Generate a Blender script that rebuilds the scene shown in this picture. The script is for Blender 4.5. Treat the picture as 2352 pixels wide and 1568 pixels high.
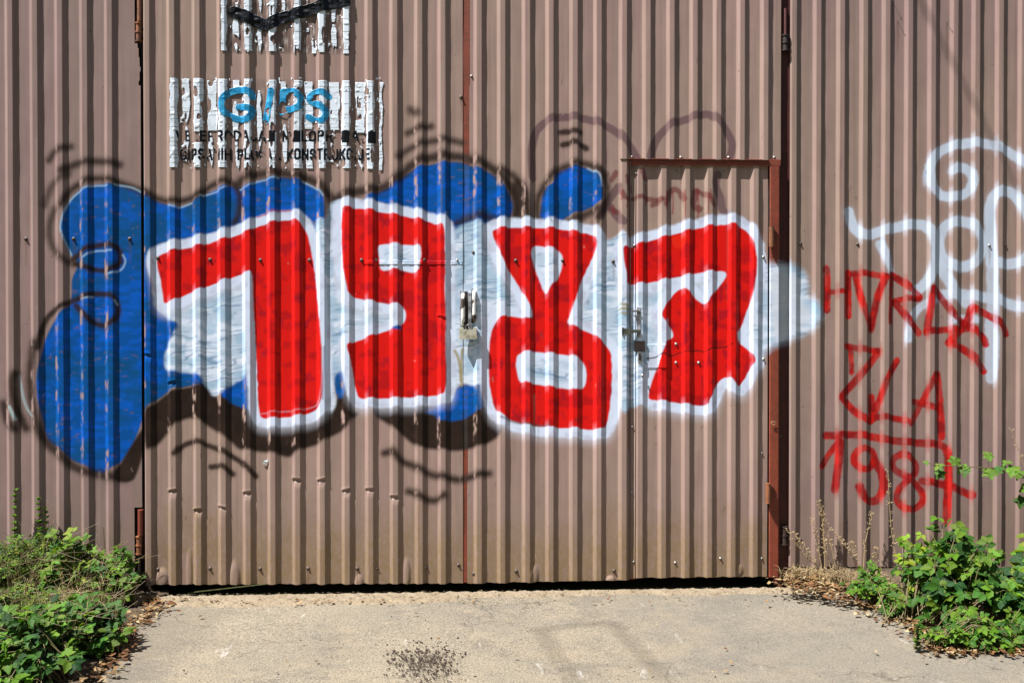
import bpy, bmesh, math, random
import numpy as np
from mathutils import Vector, Matrix
random.seed(7); RNG = np.random.default_rng(11)
for o in list(bpy.data.objects): bpy.data.objects.remove(o)
SC = bpy.context.scene; COL = SC.collection

# ------------------------------------------------------------ camera
W0, H0, F = 2352.0, 1568.0, 2288.0          # drawing sheet units used to survey the wall
YAW, PITCH = math.radians(3.1), math.radians(0.57)
CAMP = np.array([0.0, -4.79, 1.247])
cd = bpy.data.cameras.new('camera'); cam = bpy.data.objects.new('camera', cd); COL.objects.link(cam)
cam.location = CAMP; cam.rotation_euler = (math.pi/2 - PITCH, 0, -YAW)
cd.sensor_width = 36; cd.lens = 36*F/W0; cd.clip_start = .05; cd.clip_end = 2000
SC.camera = cam
SC.render.resolution_x, SC.render.resolution_y = 1024, 682
FW = np.array([math.sin(YAW)*math.cos(PITCH), math.cos(YAW)*math.cos(PITCH), -math.sin(PITCH)])
RT = np.array([math.cos(YAW), -math.sin(YAW), 0.0]); UP = np.cross(RT, FW)
def ray(x, y): return FW*F + RT*(x - W0/2) - UP*(y - H0/2)
def wp(x, y, Y=0.0):                        # point of the wall plane
    d = ray(x, y); return CAMP + d*((Y - CAMP[1])/d[1])
def gp(x, y, Z=0.0):                        # point of the ground
    d = ray(x, y); return CAMP + d*((Z - CAMP[2])/d[2])
def surv(X, Z, Y=0.0):                      # wall coordinates -> survey sheet
    vx, vy, vz = X - CAMP[0], Y - CAMP[1], Z - CAMP[2]
    dz = vx*FW[0] + vy*FW[1] + vz*FW[2]
    return W0/2 + F*(vx*RT[0] + vy*RT[1])/dz, H0/2 - F*(vx*UP[0] + vy*UP[1] + vz*UP[2])/dz

# ------------------------------------------------------------ light
SUN = np.array([2.3, 1.0, -4.5]); SUN /= np.linalg.norm(SUN)
world = bpy.data.worlds.new("World"); SC.world = world; world.use_nodes = True
nt = world.node_tree; bg = nt.nodes['Background']; sky = nt.nodes.new('ShaderNodeTexSky')
sky.sky_type = 'NISHITA'; sky.sun_disc = False
sky.sun_elevation = math.asin(-SUN[2]); sky.sun_rotation = math.atan2(-SUN[0], -SUN[1])
sky.dust_density = 1.5
nt.links.new(sky.outputs[0], bg.inputs[0]); bg.inputs[1].default_value = 0.05
sl = bpy.data.lights.new('sun', 'SUN'); sl.energy = 5.0; sl.angle = math.radians(.5); sl.color = (1, .965, .915)
so = bpy.data.objects.new('sun', sl); COL.objects.link(so); so.location = (-6, -6, 12)
so.rotation_euler = Vector(SUN).to_track_quat('-Z', 'Y').to_euler()
SC.view_settings.view_transform = 'Standard'; SC.view_settings.look = 'None'
SC.view_settings.exposure = 1.3; SC.view_settings.gamma = 1

# ------------------------------------------------------------ helpers
def tag(o, label=None, cat=None, group=None, kind=None):
    if label: o['label'] = label
    if cat: o['category'] = cat
    if group: o['group'] = group
    if kind: o['kind'] = kind
    return o
def par(o, p):
    if p is not None:
        o.parent = p; M = Matrix.Identity(4); q = p
        while q is not None: M = q.matrix_basis @ (M if q is p else M); q = q.parent
        o.matrix_parent_inverse = Matrix.Translation(-Vector(p['_b'])) if '_b' in p else Matrix.Identity(4)
    return o
def empty(name, loc, label=None, cat=None, group=None):
    o = bpy.data.objects.new(name, None); COL.objects.link(o); o.location = loc; o.empty_display_size = .1
    o['_b'] = [float(v) for v in loc]
    return tag(o, label, cat, group)
def mk(name, V, Fc, mat, parent=None, smooth=False, attrs=None):
    V = np.asarray(V, np.float32).reshape(-1, 3); me = bpy.data.meshes.new(name)
    if isinstance(Fc, np.ndarray):
        n = Fc.shape[1]; me.vertices.add(len(V)); me.vertices.foreach_set('co', V.ravel())
        me.loops.add(Fc.size); me.loops.foreach_set('vertex_index', Fc.astype(np.int32).ravel())
        me.polygons.add(len(Fc)); me.polygons.foreach_set('loop_start', np.arange(0, Fc.size, n, dtype=np.int32))
        me.update(calc_edges=True)
    else:
        me.from_pydata([tuple(map(float, v)) for v in V], [], Fc)
    if smooth: me.polygons.foreach_set('use_smooth', np.ones(len(me.polygons), bool))
    for k, a in (attrs or {}).items():
        at = me.attributes.new(k, 'FLOAT_COLOR', 'POINT'); at.data.foreach_set('color', np.asarray(a, np.float32).ravel())
    me.update(); me.validate(clean_customdata=False)
    if mat: me.materials.append(mat)
    o = bpy.data.objects.new(name, me); COL.objects.link(o)
    return par(o, parent)
class MB:                                    # collects simple solids into one mesh
    def __init__(s): s.V, s.F, s.n = [], [], 0
    def add(s, V, Fc):
        s.V += [tuple(map(float, v)) for v in V]; s.F += [tuple(i + s.n for i in f) for f in Fc]; s.n = len(s.V); return s
    def box(s, a, b, bev=0.0):
        a, b = np.minimum(np.array(a, float), np.array(b, float)), np.maximum(np.array(a, float), np.array(b, float))
        bm = bmesh.new(); bmesh.ops.create_cube(bm, size=1)
        for v in bm.verts: v.co = Vector([(a[i] + b[i])/2 + v.co[i]*(b[i] - a[i]) for i in range(3)])
        if bev > 0: bmesh.ops.bevel(bm, geom=bm.edges[:], offset=bev, segments=2, affect='EDGES', profile=.6)
        bm.verts.index_update(); s.add([v.co for v in bm.verts], [[v.index for v in f.verts] for f in bm.faces]); bm.free(); return s
    def tube(s, pts, r, n=8, caps=True):
        pts = [Vector(p) for p in pts]; rs = r if hasattr(r, '__len__') else [r]*len(pts); V, Fc = [], []
        ref = Vector((0, 0, 1))
        for i, p in enumerate(pts):
            t = (pts[min(i+1, len(pts)-1)] - pts[max(i-1, 0)]).normalized()
            if abs(t.dot(ref)) > .95: ref = Vector((1, 0, 0)) if abs(t.x) < .8 else Vector((0, 1, 0))
            u = t.cross(ref).normalized(); w = t.cross(u)
            for k in range(n):
                a = 2*math.pi*k/n; V.append(p + (u*math.cos(a) + w*math.sin(a))*rs[i])
        for i in range(len(pts)-1):
            for k in range(n): Fc.append((i*n+k, i*n+(k+1) % n, (i+1)*n+(k+1) % n, (i+1)*n+k))
        if caps: Fc.append(tuple(range(n-1, -1, -1))); Fc.append(tuple((len(pts)-1)*n + k for k in range(n)))
        return s.add(V, Fc)
    def build(s, name, mat, parent=None, smooth=False): return mk(name, s.V, s.F, mat, parent, smooth)

class N:                                     # tiny node helper
    def __init__(s, name):
        s.m = bpy.data.materials.new(name); s.m.use_nodes = True; s.t = s.m.node_tree
        s.b = s.t.nodes['Principled BSDF']
    def n(s, typ, **k):
        o = s.t.nodes.new('ShaderNode' + typ)
        for a, v in k.items():
            if a in o.inputs: o.inputs[a].default_value = v
            else: setattr(o, a, v)
        return o
    def l(s, a, b): s.t.links.new(a, b); return s
    def noise(s, scale, detail=4, rough=.55, vec=None, stretch=None):
        o = s.n('TexNoise'); o.inputs['Scale'].default_value = scale; o.inputs['Detail'].default_value = detail; o.inputs['Roughness'].default_value = rough
        if vec is None: vec = s.pos()
        if stretch:
            mp = s.n('Mapping'); mp.inputs['Scale'].default_value = stretch; s.l(vec, mp.inputs[0]); vec = mp.outputs[0]
        s.l(vec, o.inputs['Vector']); return o.outputs['Fac']
    def pos(s):
        if not hasattr(s, '_p'): s._p = s.n('TexCoord').outputs['Object']
        return s._p
    def ramp(s, fac, stops):
        r = s.n('ValToRGB'); e = r.color_ramp.elements
        while len(e) < len(stops): e.new(.5)
        for i, (p, c) in enumerate(stops):
            e[i].position = p; e[i].color = (*c, 1) if hasattr(c, '__len__') else (c, c, c, 1)
        s.l(fac, r.inputs[0]); return r.outputs[0]
    def mix(s, f, a, b, mode='MIX'):
        o = s.n('MixRGB', blend_type=mode)
        for i, v in enumerate((f, a, b)):
            if hasattr(v, 'links') or hasattr(v, 'is_linked'): s.l(v, o.inputs[i])
            else: o.inputs[i].default_value = (*v, 1) if hasattr(v, '__len__') else v
        return o.outputs[0]
    def math(s, op, a, b=0.0, clamp=False):
        o = s.n('Math', operation=op); o.use_clamp = clamp
        for i, v in enumerate((a, b)):
            if hasattr(v, 'is_linked'): s.l(v, o.inputs[i])
            else: o.inputs[i].default_value = v
        return o.outputs[0]
    def bump(s, h, strength=.3, dist=.002):
        b = s.n('Bump'); b.inputs['Strength'].default_value = strength; b.inputs['Distance'].default_value = dist
        s.l(h, b.inputs['Height']); s.l(b.outputs[0], s.b.inputs['Normal']); return s
    def col(s, c):
        if hasattr(c, 'is_linked'): s.l(c, s.b.inputs['Base Color'])
        else: s.b.inputs['Base Color'].default_value = (*c, 1)
        return s
    def set(s, **k):
        for a, v in k.items():
            a = a.replace('_', ' ')
            if hasattr(v, 'is_linked'): s.l(v, s.b.inputs[a])
            else: s.b.inputs[a].default_value = v
        return s

# ------------------------------------------------------------ materials
def wall_mat(name, c1, c2, mud):
    m = N(name); big = m.noise(.9, 3); fine = m.noise(220, 2)
    streak = m.noise(6, 5, .6, stretch=(9, 9, .35)); blot = m.noise(9, 6, .65)
    c = m.mix(m.ramp(big, [(.35, 0), (.65, 1)]), c1, c2)
    c = m.mix(m.math('MULTIPLY', m.ramp(streak, [(.42, 0), (.75, 1)]), .30), c, (.13, .095, .085))
    c = m.mix(m.math('MULTIPLY', m.ramp(blot, [(.62, 0), (.72, 1)]), .25), c, (.33, .25, .20))
    rb = m.noise(1, 2, .5, stretch=(26, 26, .25)); c = m.mix(m.math('MULTIPLY', m.ramp(rb, [(.40, 1), (.52, 0)]), .30), c, (.20, .15, .125)); c = m.mix(m.math('MULTIPLY', m.ramp(rb, [(.50, 0), (.62, 1)]), .30), c, (.26, .165, .165))
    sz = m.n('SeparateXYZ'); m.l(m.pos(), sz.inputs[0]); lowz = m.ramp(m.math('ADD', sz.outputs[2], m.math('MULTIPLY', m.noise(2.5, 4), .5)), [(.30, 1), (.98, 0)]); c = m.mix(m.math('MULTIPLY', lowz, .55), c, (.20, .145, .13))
    spk = m.ramp(m.noise(38, 2, .5), [(.74, 0), (.78, 1)])
    c = m.mix(m.math('MULTIPLY', spk, .5), c, (.07, .045, .035))
    sep = m.n('SeparateXYZ'); m.l(m.pos(), sep.inputs[0])
    h = m.math('ADD', sep.outputs[2], m.math('MULTIPLY', m.noise(4.5, 6, .75), -.85)); h = m.math('ADD', h, .27)
    g = m.ramp(h, [(0.0, 1), (.17, .45), (.30, 0)]); g2 = m.math('MULTIPLY', g, m.ramp(m.noise(75, 6, .8, stretch=(1, 1, .45)), [(.40, .2), (.53, 1)]))
    c = m.mix(m.math('MULTIPLY', g2, mud), c, (.215, .150, .078))
    at = m.n('Attribute', attribute_name='paint')
    c = m.mix(at.outputs['Alpha'], c, at.outputs['Color'])
    m.col(c); m.set(Roughness=m.mix(at.outputs['Alpha'], m.mix(g, (.48,)*3, (.8,)*3), (.42,)*3))
    m.set(Specular_IOR_Level=.16)
    m.bump(m.math('ADD', m.noise(5, 4), m.math('MULTIPLY', fine, .04)), .25, .004)
    return m.m
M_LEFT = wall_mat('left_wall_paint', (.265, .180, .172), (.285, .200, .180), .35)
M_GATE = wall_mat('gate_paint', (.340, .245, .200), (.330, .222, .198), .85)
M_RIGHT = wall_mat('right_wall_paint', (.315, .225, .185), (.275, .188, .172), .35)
def rust_mat(name, a, b, c, paint=False):
    m = N(name); n1 = m.noise(14, 6, .65); n2 = m.noise(90, 4, .6)
    k = m.mix(m.ramp(n1, [(.35, 0), (.65, 1)]), a, b); k = m.mix(m.ramp(n2, [(.52, 0), (.70, 1)]), k, c)
    if paint:
        at = m.n('Attribute', attribute_name='paint'); k = m.mix(at.outputs['Alpha'], k, at.outputs['Color'])
    m.col(k).set(Roughness=.62).bump(n2, .35, .001); return m.m
M_RED = rust_mat('red_oxide_steel', (.165, .030, .013), (.23, .045, .02), (.10, .03, .018), True)
M_REDP = rust_mat('red_oxide_plain', (.15, .028, .013), (.21, .042, .02), (.10, .03, .018))
M_DKREDP = rust_mat('dark_red_plain', (.055, .010, .009), (.085, .014, .012), (.03, .008, .006))
M_DKRED = rust_mat('dark_red_steel', (.055, .010, .009), (.085, .014, .012), (.03, .008, .006), True)
M_RUST = rust_mat('rusted_steel', (.12, .045, .02), (.28, .10, .04), (.05, .02, .012))
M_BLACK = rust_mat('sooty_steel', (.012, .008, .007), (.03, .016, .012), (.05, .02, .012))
m = N('screw_metal'); at = m.n('Attribute', attribute_name='paint')
m.col(m.mix(m.ramp(m.noise(300, 3), [(.4, 0), (.6, 1)]), (.10, .07, .06), (.04, .03, .025))).set(Roughness=.6, Metallic=.1); M_SCREW = m.m
m = N('zinc_screw_metal'); m.col(m.mix(m.noise(300, 3), (.40, .38, .36), (.18, .16, .14))).set(Roughness=.45, Metallic=.6); M_ZINC = m.m
m = N('chipped_white_rod'); k = m.ramp(m.noise(26, 5, .6, stretch=(.7, 1, 1)), [(.50, (.68, .68, .66)), (.53, (.07, .055, .045))])
m.col(k).set(Roughness=.3).bump(m.noise(60, 3), .2, .001); M_ROD = m.m
m = N('worn_grey_plate'); m.col(m.mix(m.ramp(m.noise(40, 5, .6), [(.45, 0), (.6, 1)]), (.40, .42, .46), (.13, .13, .15))).set(Roughness=.42, Metallic=.15); M_PLATE = m.m
m = N('padlock_metal'); m.col(m.mix(m.ramp(m.noise(35, 5, .6), [(.45, 0), (.65, 1)]), (.62, .60, .50), (.30, .27, .19))).set(Roughness=.35, Metallic=.35); M_LOCK = m.m
m = N('shackle_steel'); m.col(m.mix(m.noise(80, 4), (.35, .35, .34), (.08, .07, .06))).set(Roughness=.3, Metallic=.8); M_SHACKLE = m.m
m = N('dark_interior'); m.col(m.mix(m.noise(3), (.03, .025, .022), (.015, .012, .01))).set(Roughness=.9); M_IN = m.m
m = N('vinyl_film'); at = m.n('Attribute', attribute_name='paint')
m.col(m.mix(m.math('MULTIPLY', m.noise(45, 5, .7), .35), at.outputs['Color'], (.72, .74, .74), 'MULTIPLY')).set(Roughness=.35, Specular_IOR_Level=.25).bump(m.noise(60, 2), .12, .001); M_VINYL = m.m
m = N('foil_scrap'); m.col(m.mix(m.noise(90, 3), (.75, .77, .8), (.4, .42, .45))).set(Roughness=.25, Metallic=.6); M_FOIL = m.m
# ground
m = N('worn_concrete'); p = m.pos()
fine = m.noise(125, 5, .85); grit = m.noise(420, 2, .6); mid = m.noise(30, 6, .75); big = m.noise(1.3, 5, .6)
c = m.mix(m.ramp(big, [(.36, 0), (.60, 1)]), (.212, .180, .128), (.150, .132, .102))
c = m.mix(m.math('MULTIPLY', m.ramp(m.noise(2.7, 6, .75), [(.48, 0), (.60, 1)]), .65), c, (.245, .20, .135))
c = m.mix(m.math('MULTIPLY', m.ramp(m.noise(2.3, 8, .8), [(.51, 0), (.60, 1)]), .6), c, (.105, .092, .072))
c = m.mix(m.ramp(fine, [(.39, .95), (.47, 0)]), c, (.040, .033, .024))
c = m.mix(m.ramp(fine, [(.54, 0), (.64, .7)]), c, (.38, .35, .30))
c = m.mix(m.math('MULTIPLY', m.ramp(grit, [(.58, 0), (.66, 1)]), .5), c, (.42, .40, .36))
c = m.mix(m.math('MULTIPLY', m.ramp(mid, [(.34, 1), (.46, 0)]), .55), c, (.085, .072, .055))
c = m.mix(m.math('MULTIPLY', m.ramp(m.noise(9, 4, .6, stretch=(1.4, .35, 1)), [(.66, 0), (.72, 1)]), .6), c, (.38, .37, .35))
c = m.mix(m.math('MULTIPLY', m.ramp(m.noise(5, 6, .7, stretch=(.6, 2, 1)), [(.66, 0), (.72, 1)]), .6), c, (.09, .07, .045))
sx_ = m.n('SeparateXYZ'); m.l(p, sx_.inputs[0]); gx_ = m.ramp(m.math('ADD', m.math('MULTIPLY', sx_.outputs[0], .5), m.math('MULTIPLY', m.noise(1.2, 5, .7), .8)), [(.62, 0), (1.0, 1)]); c = m.mix(m.math('MULTIPLY', gx_, .40), c, (.135, .125, .110)); lx_ = m.ramp(m.math('ADD', m.math('MULTIPLY', sx_.outputs[0], -.5), m.math('MULTIPLY', m.noise(1.7, 5, .7), .8)), [(.85, 0), (1.2, 1)]); c = m.mix(m.math('MULTIPLY', lx_, .5), c, (.12, .105, .085))
vc = m.n('TexVoronoi', feature='DISTANCE_TO_EDGE'); vc.inputs['Scale'].default_value = .75
wv = m.n('VectorMath', operation='ADD'); nn = m.n('TexNoise'); nn.inputs['Scale'].default_value = 4; nn.inputs['Detail'].default_value = 6; m.l(p, nn.inputs['Vector'])
sc_ = m.n('VectorMath', operation='SCALE'); sc_.inputs['Scale'].default_value = .45; m.l(nn.outputs['Color'], sc_.inputs[0]); m.l(p, wv.inputs[0]); m.l(sc_.outputs[0], wv.inputs[1]); m.l(wv.outputs[0], vc.inputs['Vector'])
c = m.mix(m.math('MULTIPLY', m.math('MULTIPLY', m.ramp(vc.outputs['Distance'], [(.0, 1), (.005, 0)]), m.ramp(m.noise(1.7), [(.48, 0), (.55, 1)])), .6), c, (.05, .04, .03))
m.col(c).set(Roughness=.9, Specular_IOR_Level=.2).bump(m.math('ADD', m.math('MULTIPLY', fine, .6), mid), .7, .007); M_GROUND = m.m
m = N('grassy_ground'); c = m.mix(m.noise(1.5, 6, .7), (.035, .05, .015), (.07, .06, .03)); m.col(c).set(Roughness=1.0, Specular_IOR_Level=.1).bump(m.noise(30, 5, .7), 1, .03); M_GRASS = m.m
m = N('sandy_mortar'); n1 = m.noise(60, 6, .75); n2 = m.noise(9, 4)
c = m.mix(m.ramp(n2, [(.35, 0), (.65, 1)]), (.22, .172, .112), (.26, .21, .145)); c = m.mix(m.math('MULTIPLY', m.ramp(n1, [(.34, 1), (.5, 0)]), .7), c, (.085, .062, .04))
m.col(c).set(Roughness=.95).bump(n1, .9, .012); M_SAND = m.m
m = N('dry_soil'); n1 = m.noise(70, 6, .75); n2 = m.noise(8, 5)
c = m.mix(m.ramp(n2, [(.35, 0), (.65, 1)]), (.045, .028, .016), (.10, .07, .04)); c = m.mix(m.ramp(n1, [(.5, 0), (.7, 1)]), c, (.15, .11, .07))
m.col(c).set(Roughness=.95).bump(n1, 1, .02); M_SOIL = m.m
def leafmat(name, rough=.6, trans=.3):
    m = N(name); at = m.n('Attribute', attribute_name='tint'); v = m.noise(70, 3, .6)
    c = m.mix(m.math('MULTIPLY', v, .45), at.outputs['Color'], m.mix(1.0, at.outputs['Color'], (.35, .5, .35), 'MULTIPLY'))
    m.col(c).set(Roughness=rough, Specular_IOR_Level=.2); m.bump(m.noise(90, 4), .5, .004)
    tr = m.n('BsdfTranslucent'); m.l(m.mix(1.0, at.outputs['Color'], (1.5, 1.5, .5), 'MULTIPLY'), tr.inputs[0])
    mx = m.n('MixShader'); mx.inputs[0].default_value = trans; m.l(m.b.outputs[0], mx.inputs[1]); m.l(tr.outputs[0], mx.inputs[2])
    m.l(mx.outputs[0], m.t.nodes['Material Output'].inputs[0]); return m.m
M_LEAF = leafmat('leaf_green'); M_DRY = leafmat('dry_leaf', .8, .15)
m = N('stem_green'); m.col(m.mix(m.noise(20), (.11, .12, .03), (.10, .045, .03))).set(Roughness=.6); M_STEM = m.m
m = N('straw'); m.col(m.mix(m.noise(30), (.42, .32, .17), (.25, .17, .085))).set(Roughness=.8); M_STRAW = m.m
m = N('tar_crumb'); m.col(m.mix(m.noise(40), (.025, .018, .014), (.075, .05, .035))).set(Roughness=.9); M_CRUMB = m.m

# ------------------------------------------------------------ the paint on the sheets (painted masks, kept as point colours)
X0, CW, CH = -80, 2520, 1568
RGB = np.zeros((CH, CW, 3), np.float32); AL = np.zeros((CH, CW), np.float32); SK = np.zeros((CH, CW), np.float32)
_nc = {}
def vnoise(cx, cy, seed, octv=3):
    k = (cx, cy, seed, octv)
    if k in _nc: return _nc[k]
    out = np.zeros((CH, CW), np.float32); amp = 1.0; tot = 0
    for o in range(octv):
        r = np.random.default_rng(seed*17+o); sx, sy = max(cx/2**o, 2.), max(cy/2**o, 2.)
        gx, gy = int(CW/sx)+3, int(CH/sy)+3; g = r.random((gy, gx)).astype(np.float32)
        xs = np.arange(CW)/sx; ys = np.arange(CH)/sy; xi = xs.astype(int); yi = ys.astype(int)
        fx = xs-xi; fy = ys-yi; fx = fx*fx*(3-2*fx); fy = fy*fy*(3-2*fy)
        a = g[yi][:, xi]*(1-fx) + g[yi][:, xi+1]*fx; b = g[yi+1][:, xi]*(1-fx) + g[yi+1][:, xi+1]*fx
        out += amp*(a*(1-fy[:, None]) + b*fy[:, None]); tot += amp; amp *= .5
    _nc[k] = out/tot; return _nc[k]
def catmull(P, closed=False, k=4):
    P = [np.array(p, float) for p in P]; n = len(P); out = []
    if n < 3: return np.array(P)
    for i in range(n if closed else n-1):
        g = (lambda j: P[j % n]) if closed else (lambda j: P[min(max(j, 0), n-1)])
        a, b, c, d = g(i-1), g(i), g(i+1), g(i+2)
        for t in np.arange(k)/k:
            out.append(.5*((2*b) + (c-a)*t + (2*a-5*b+4*c-d)*t*t + (3*b-a-3*c+d)*t**3))
    if not closed: out.append(P[-1])
    return np.array(out)
def sdist(P, closed, marg, rad=None):        # distance field in a crop; rad subtracts a radius per point
    x0 = max(int(P[:, 0].min()-marg-X0), 0); x1 = min(int(P[:, 0].max()+marg-X0)+1, CW)
    y0 = max(int(P[:, 1].min()-marg), 0); y1 = min(int(P[:, 1].max()+marg)+1, CH)
    if x1 <= x0 or y1 <= y0: return None
    D = np.full((y1-y0, x1-x0), 1e3, np.float32); ins = np.zeros(D.shape, bool) if closed else None
    n = len(P)
    for i in range(n if closed else n-1):
        a, b = P[i], P[(i+1) % n]
        ax0 = max(int(min(a[0], b[0])-marg-X0), x0); ax1 = min(int(max(a[0], b[0])+marg-X0)+1, x1)
        ay0 = max(int(min(a[1], b[1])-marg), y0); ay1 = min(int(max(a[1], b[1])+marg)+1, y1)
        if ax1 > ax0 and ay1 > ay0:
            gx = (np.arange(ax0, ax1)+X0)[None, :].astype(np.float32); gy = np.arange(ay0, ay1)[:, None].astype(np.float32)
            d = b-a; L = max(d@d, 1e-6); t = np.clip(((gx-a[0])*d[0]+(gy-a[1])*d[1])/L, 0, 1)
            dd = np.sqrt((gx-a[0]-t*d[0])**2 + (gy-a[1]-t*d[1])**2)
            if rad is not None: dd = dd - (rad[i] + t*(rad[(i+1) % n]-rad[i]))
            s = D[ay0-y0:ay1-y0, ax0-x0:ax1-x0]; np.minimum(s, dd, out=s)
        if closed and a[1] != b[1]:
            lo, hi = sorted((a[1], b[1])); ry = np.arange(max(math.ceil(lo), y0), min(math.ceil(hi), y1))
            if len(ry):
                xi = a[0] + (ry-a[1])/(b[1]-a[1])*(b[0]-a[0]); ins[ry-y0] ^= (np.arange(x0, x1)+X0)[None, :] > xi[:, None]
    if closed: D = np.where(ins, -D, D)
    return D, (slice(y0, y1), slice(x0, x1))
def over(sl, msk, col, skip=0.0):
    a = AL[sl]; ao = msk + a*(1-msk); c = np.asarray(col, np.float32)
    if c.ndim == 1: c = c[None, None, :]
    RGB[sl] = (c*msk[..., None] + RGB[sl]*(a*(1-msk))[..., None])/np.maximum(ao, 1e-4)[..., None]
    AL[sl] = ao; SK[sl] = SK[sl]*(1-msk) + skip*msk
def sstep(a, b, x): t = np.clip((x-a)/(b-a), 0, 1); return t*t*(3-2*t)
def fill(P, col, soft=2.5, alpha=1.0, closed=True, skip=0, grow=0, rough=0, smooth=True, seed=3):
    P = catmull(P, True) if smooth else np.array(P, float)
    r = sdist(P, True, 70 if grow < 45 else grow+25)
    if r is None: return
    D, sl = r
    if rough: D = D + (vnoise(14, 14, seed)[sl]-.5)*rough
    msk = (1-sstep(grow-soft, grow+soft, D))*alpha
    over(sl, msk.astype(np.float32), col(sl) if callable(col) else col, skip)
def stroke(P, r, col, soft=2.5, alpha=1.0, skip=0, k=4, rough=0, closed=False, dry=0):
    P = np.array(P, float); rr = np.array(r if hasattr(r, '__len__') else [r]*len(P), float)
    Q = catmull(P, closed, k); n = len(P); 
    R = np.interp(np.linspace(0, n-1, len(Q)), np.arange(n), rr)
    res = sdist(Q, False if not closed else False, max(rr)+soft*3+4, R)
    if res is None: return
    D, sl = res
    if rough: D = D + (vnoise(9, 9, 5)[sl]-.5)*rough
    msk = (1-sstep(-soft, soft, D))*alpha
    if dry: msk = msk*(1-dry*sstep(.45, .7, vnoise(10, 24, 9)[sl]))
    over(sl, msk.astype(np.float32), col(sl) if callable(col) else col, skip)
def c3(*a): return np.array(a, np.float32)
def mixn(a, b, t): return a*(1-t[..., None]) + b*t[..., None]
KEYW = c3(.60, .685, .86)
def BLUE(sl):
    n = vnoise(26, 9, 21, 4)[sl]; n2 = vnoise(60, 60, 22)[sl]; b = vnoise(16, 6, 23, 3)[sl]
    c = mixn(c3(.001, .072, .30), c3(.001, .088, .46), sstep(.42, .62, n)); c = mixn(c, c3(.003, .062, .13), sstep(.46, .66, n2)*.5)
    return mixn(c, c3(.16, .10, .07), sstep(.73, .80, b)*.45)
def RED(sl):
    n = vnoise(32, 22, 31, 4)[sl]; n2 = vnoise(14, 30, 32, 3)[sl]
    c = mixn(c3(.63, .008, .006), c3(.43, .006, .008), sstep(.48, .70, n)); return mixn(c, c3(.26, .006, .018), sstep(.63, .78, n2)*.6)
def WHITE(sl):
    n = vnoise(22, 22, 41)[sl]; return mixn(KEYW, c3(.50, .54, .68), sstep(.45, .7, n))
def WFILL(sl):
    yy, xx = np.mgrid[sl[0], sl[1]]; xx = xx + X0
    w = vnoise(90, 22, 44, 3)[sl]; ph = (yy + xx*.17 + w*46)/15.0
    s = np.abs(np.sin(ph*math.pi))**.8; ln = (1-sstep(.12, .70, s))*sstep(.34, .58, vnoise(46, 18, 45)[sl])
    c = mixn(c3(.44, .55, .69), c3(.64, .72, .86), sstep(.35, .65, vnoise(50, 14, 42, 4)[sl]))
    c = mixn(c, c3(.27, .43, .58), sstep(.48, .70, vnoise(40, 26, 43, 3)[sl])*.7)
    return mixn(c, c3(.16, .26, .40), ln*.8)
BLK = c3(.015, .009, .008)
def BLACK(sl): return mixn(c3(.014, .008, .007), c3(.032, .019, .014), vnoise(24, 24, 51)[sl])
GHOST = c3(.115, .065, .075); DRED = c3(.25, .006, .007); PALE = c3(.42, .62, .78); WT = c3(.50, .575, .70)

# ghost arcs and faded red scribble
for P in ([(1223, 410), (1221, 350), (1231, 305), (1251, 283), (1281, 271), (1316, 270), (1351, 275), (1388, 288), (1418, 305), (1441, 328), (1463, 362)],
          [(1493, 363), (1506, 325), (1526, 300), (1551, 283), (1601, 268), (1626, 263), (1651, 278), (1671, 305), (1683, 333), (1676, 363)],
          [(1650, 400), (1645, 425), (1656, 455), (1660, 480), (1672, 492)], [(1420, 430), (1404, 452), (1388, 478), (1378, 500)], [(1400, 475), (1420, 500), (1432, 512)]):
    stroke(P, 9, GHOST, 2, .80)
for P, r in (([(1405, 412), (1415, 398)], 7), ([(1428, 445), (1440, 458), (1470, 455), (1520, 460)], 6), ([(1476, 396), (1482, 412)], 6), ([(1530, 470), (1540, 440), (1556, 436), (1572, 460)], 6),
             ([(1500, 470), (1518, 462)], 7), ([(1600, 440), (1592, 470), (1608, 480)], 8), ([(1604, 440), (1628, 452), (1640, 470)], 6), ([(1405, 480), (1418, 488)], 6), ([(1440, 410), (1448, 440)], 5)):
    stroke(P, r, c3(.13, .030, .032), 2.5, .75, rough=5)
for x, a, b in ((1427, 445, 462), (1409, 470, 494), (1546, 440, 490), (1573, 440, 516), (1531, 440, 482), (1626, 450, 496), (1604, 435, 500), (1440, 458, 480), (1484, 425, 470), (1632, 440, 460)):
    stroke([(x, a), (x+1, (a+b)/2), (x, b)], [1.6, 1.2, 1.8], c3(.22, .02, .022), 1.2, .75)
# blue clouds
fill([(138, 522), (145, 487), (160, 457), (185, 435), (212, 425), (245, 422), (275, 424), (300, 430), (328, 441), (352, 458), (388, 472), (410, 475), (442, 464), (470, 447), (500, 435), (522, 427), (545, 430), (562, 430), (588, 416), (613, 411), (640, 407), (675, 411), (700, 420), (728, 434), (743, 454), (745, 512), (720, 560), (600, 600), (580, 700), (575, 870), (560, 905), (500, 915),
      (458, 886), (415, 891), (392, 896), (375, 909), (350, 927), (332, 947), (312, 1002), (300, 1026), (280, 1057), (255, 1075), (235, 1087), (213, 1084), (195, 1069), (165, 1058), (140, 1035), (108, 1010), (95, 960), (85, 910), (84, 860), (92, 822), (102, 780), (120, 742), (140, 715), (158, 700), (162, 675), (163, 642), (175, 612), (170, 597), (158, 582), (148, 560)], BLUE, 2.5, skip=.27)
fill([(835, 458), (888, 432), (925, 407), (955, 388), (990, 378), (1050, 372), (1088, 384), (1125, 397), (1152, 420), (1170, 447), (1178, 480), (1150, 520), (1050, 525), (960, 510), (860, 480)], BLUE, 2.5, skip=.27)
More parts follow.
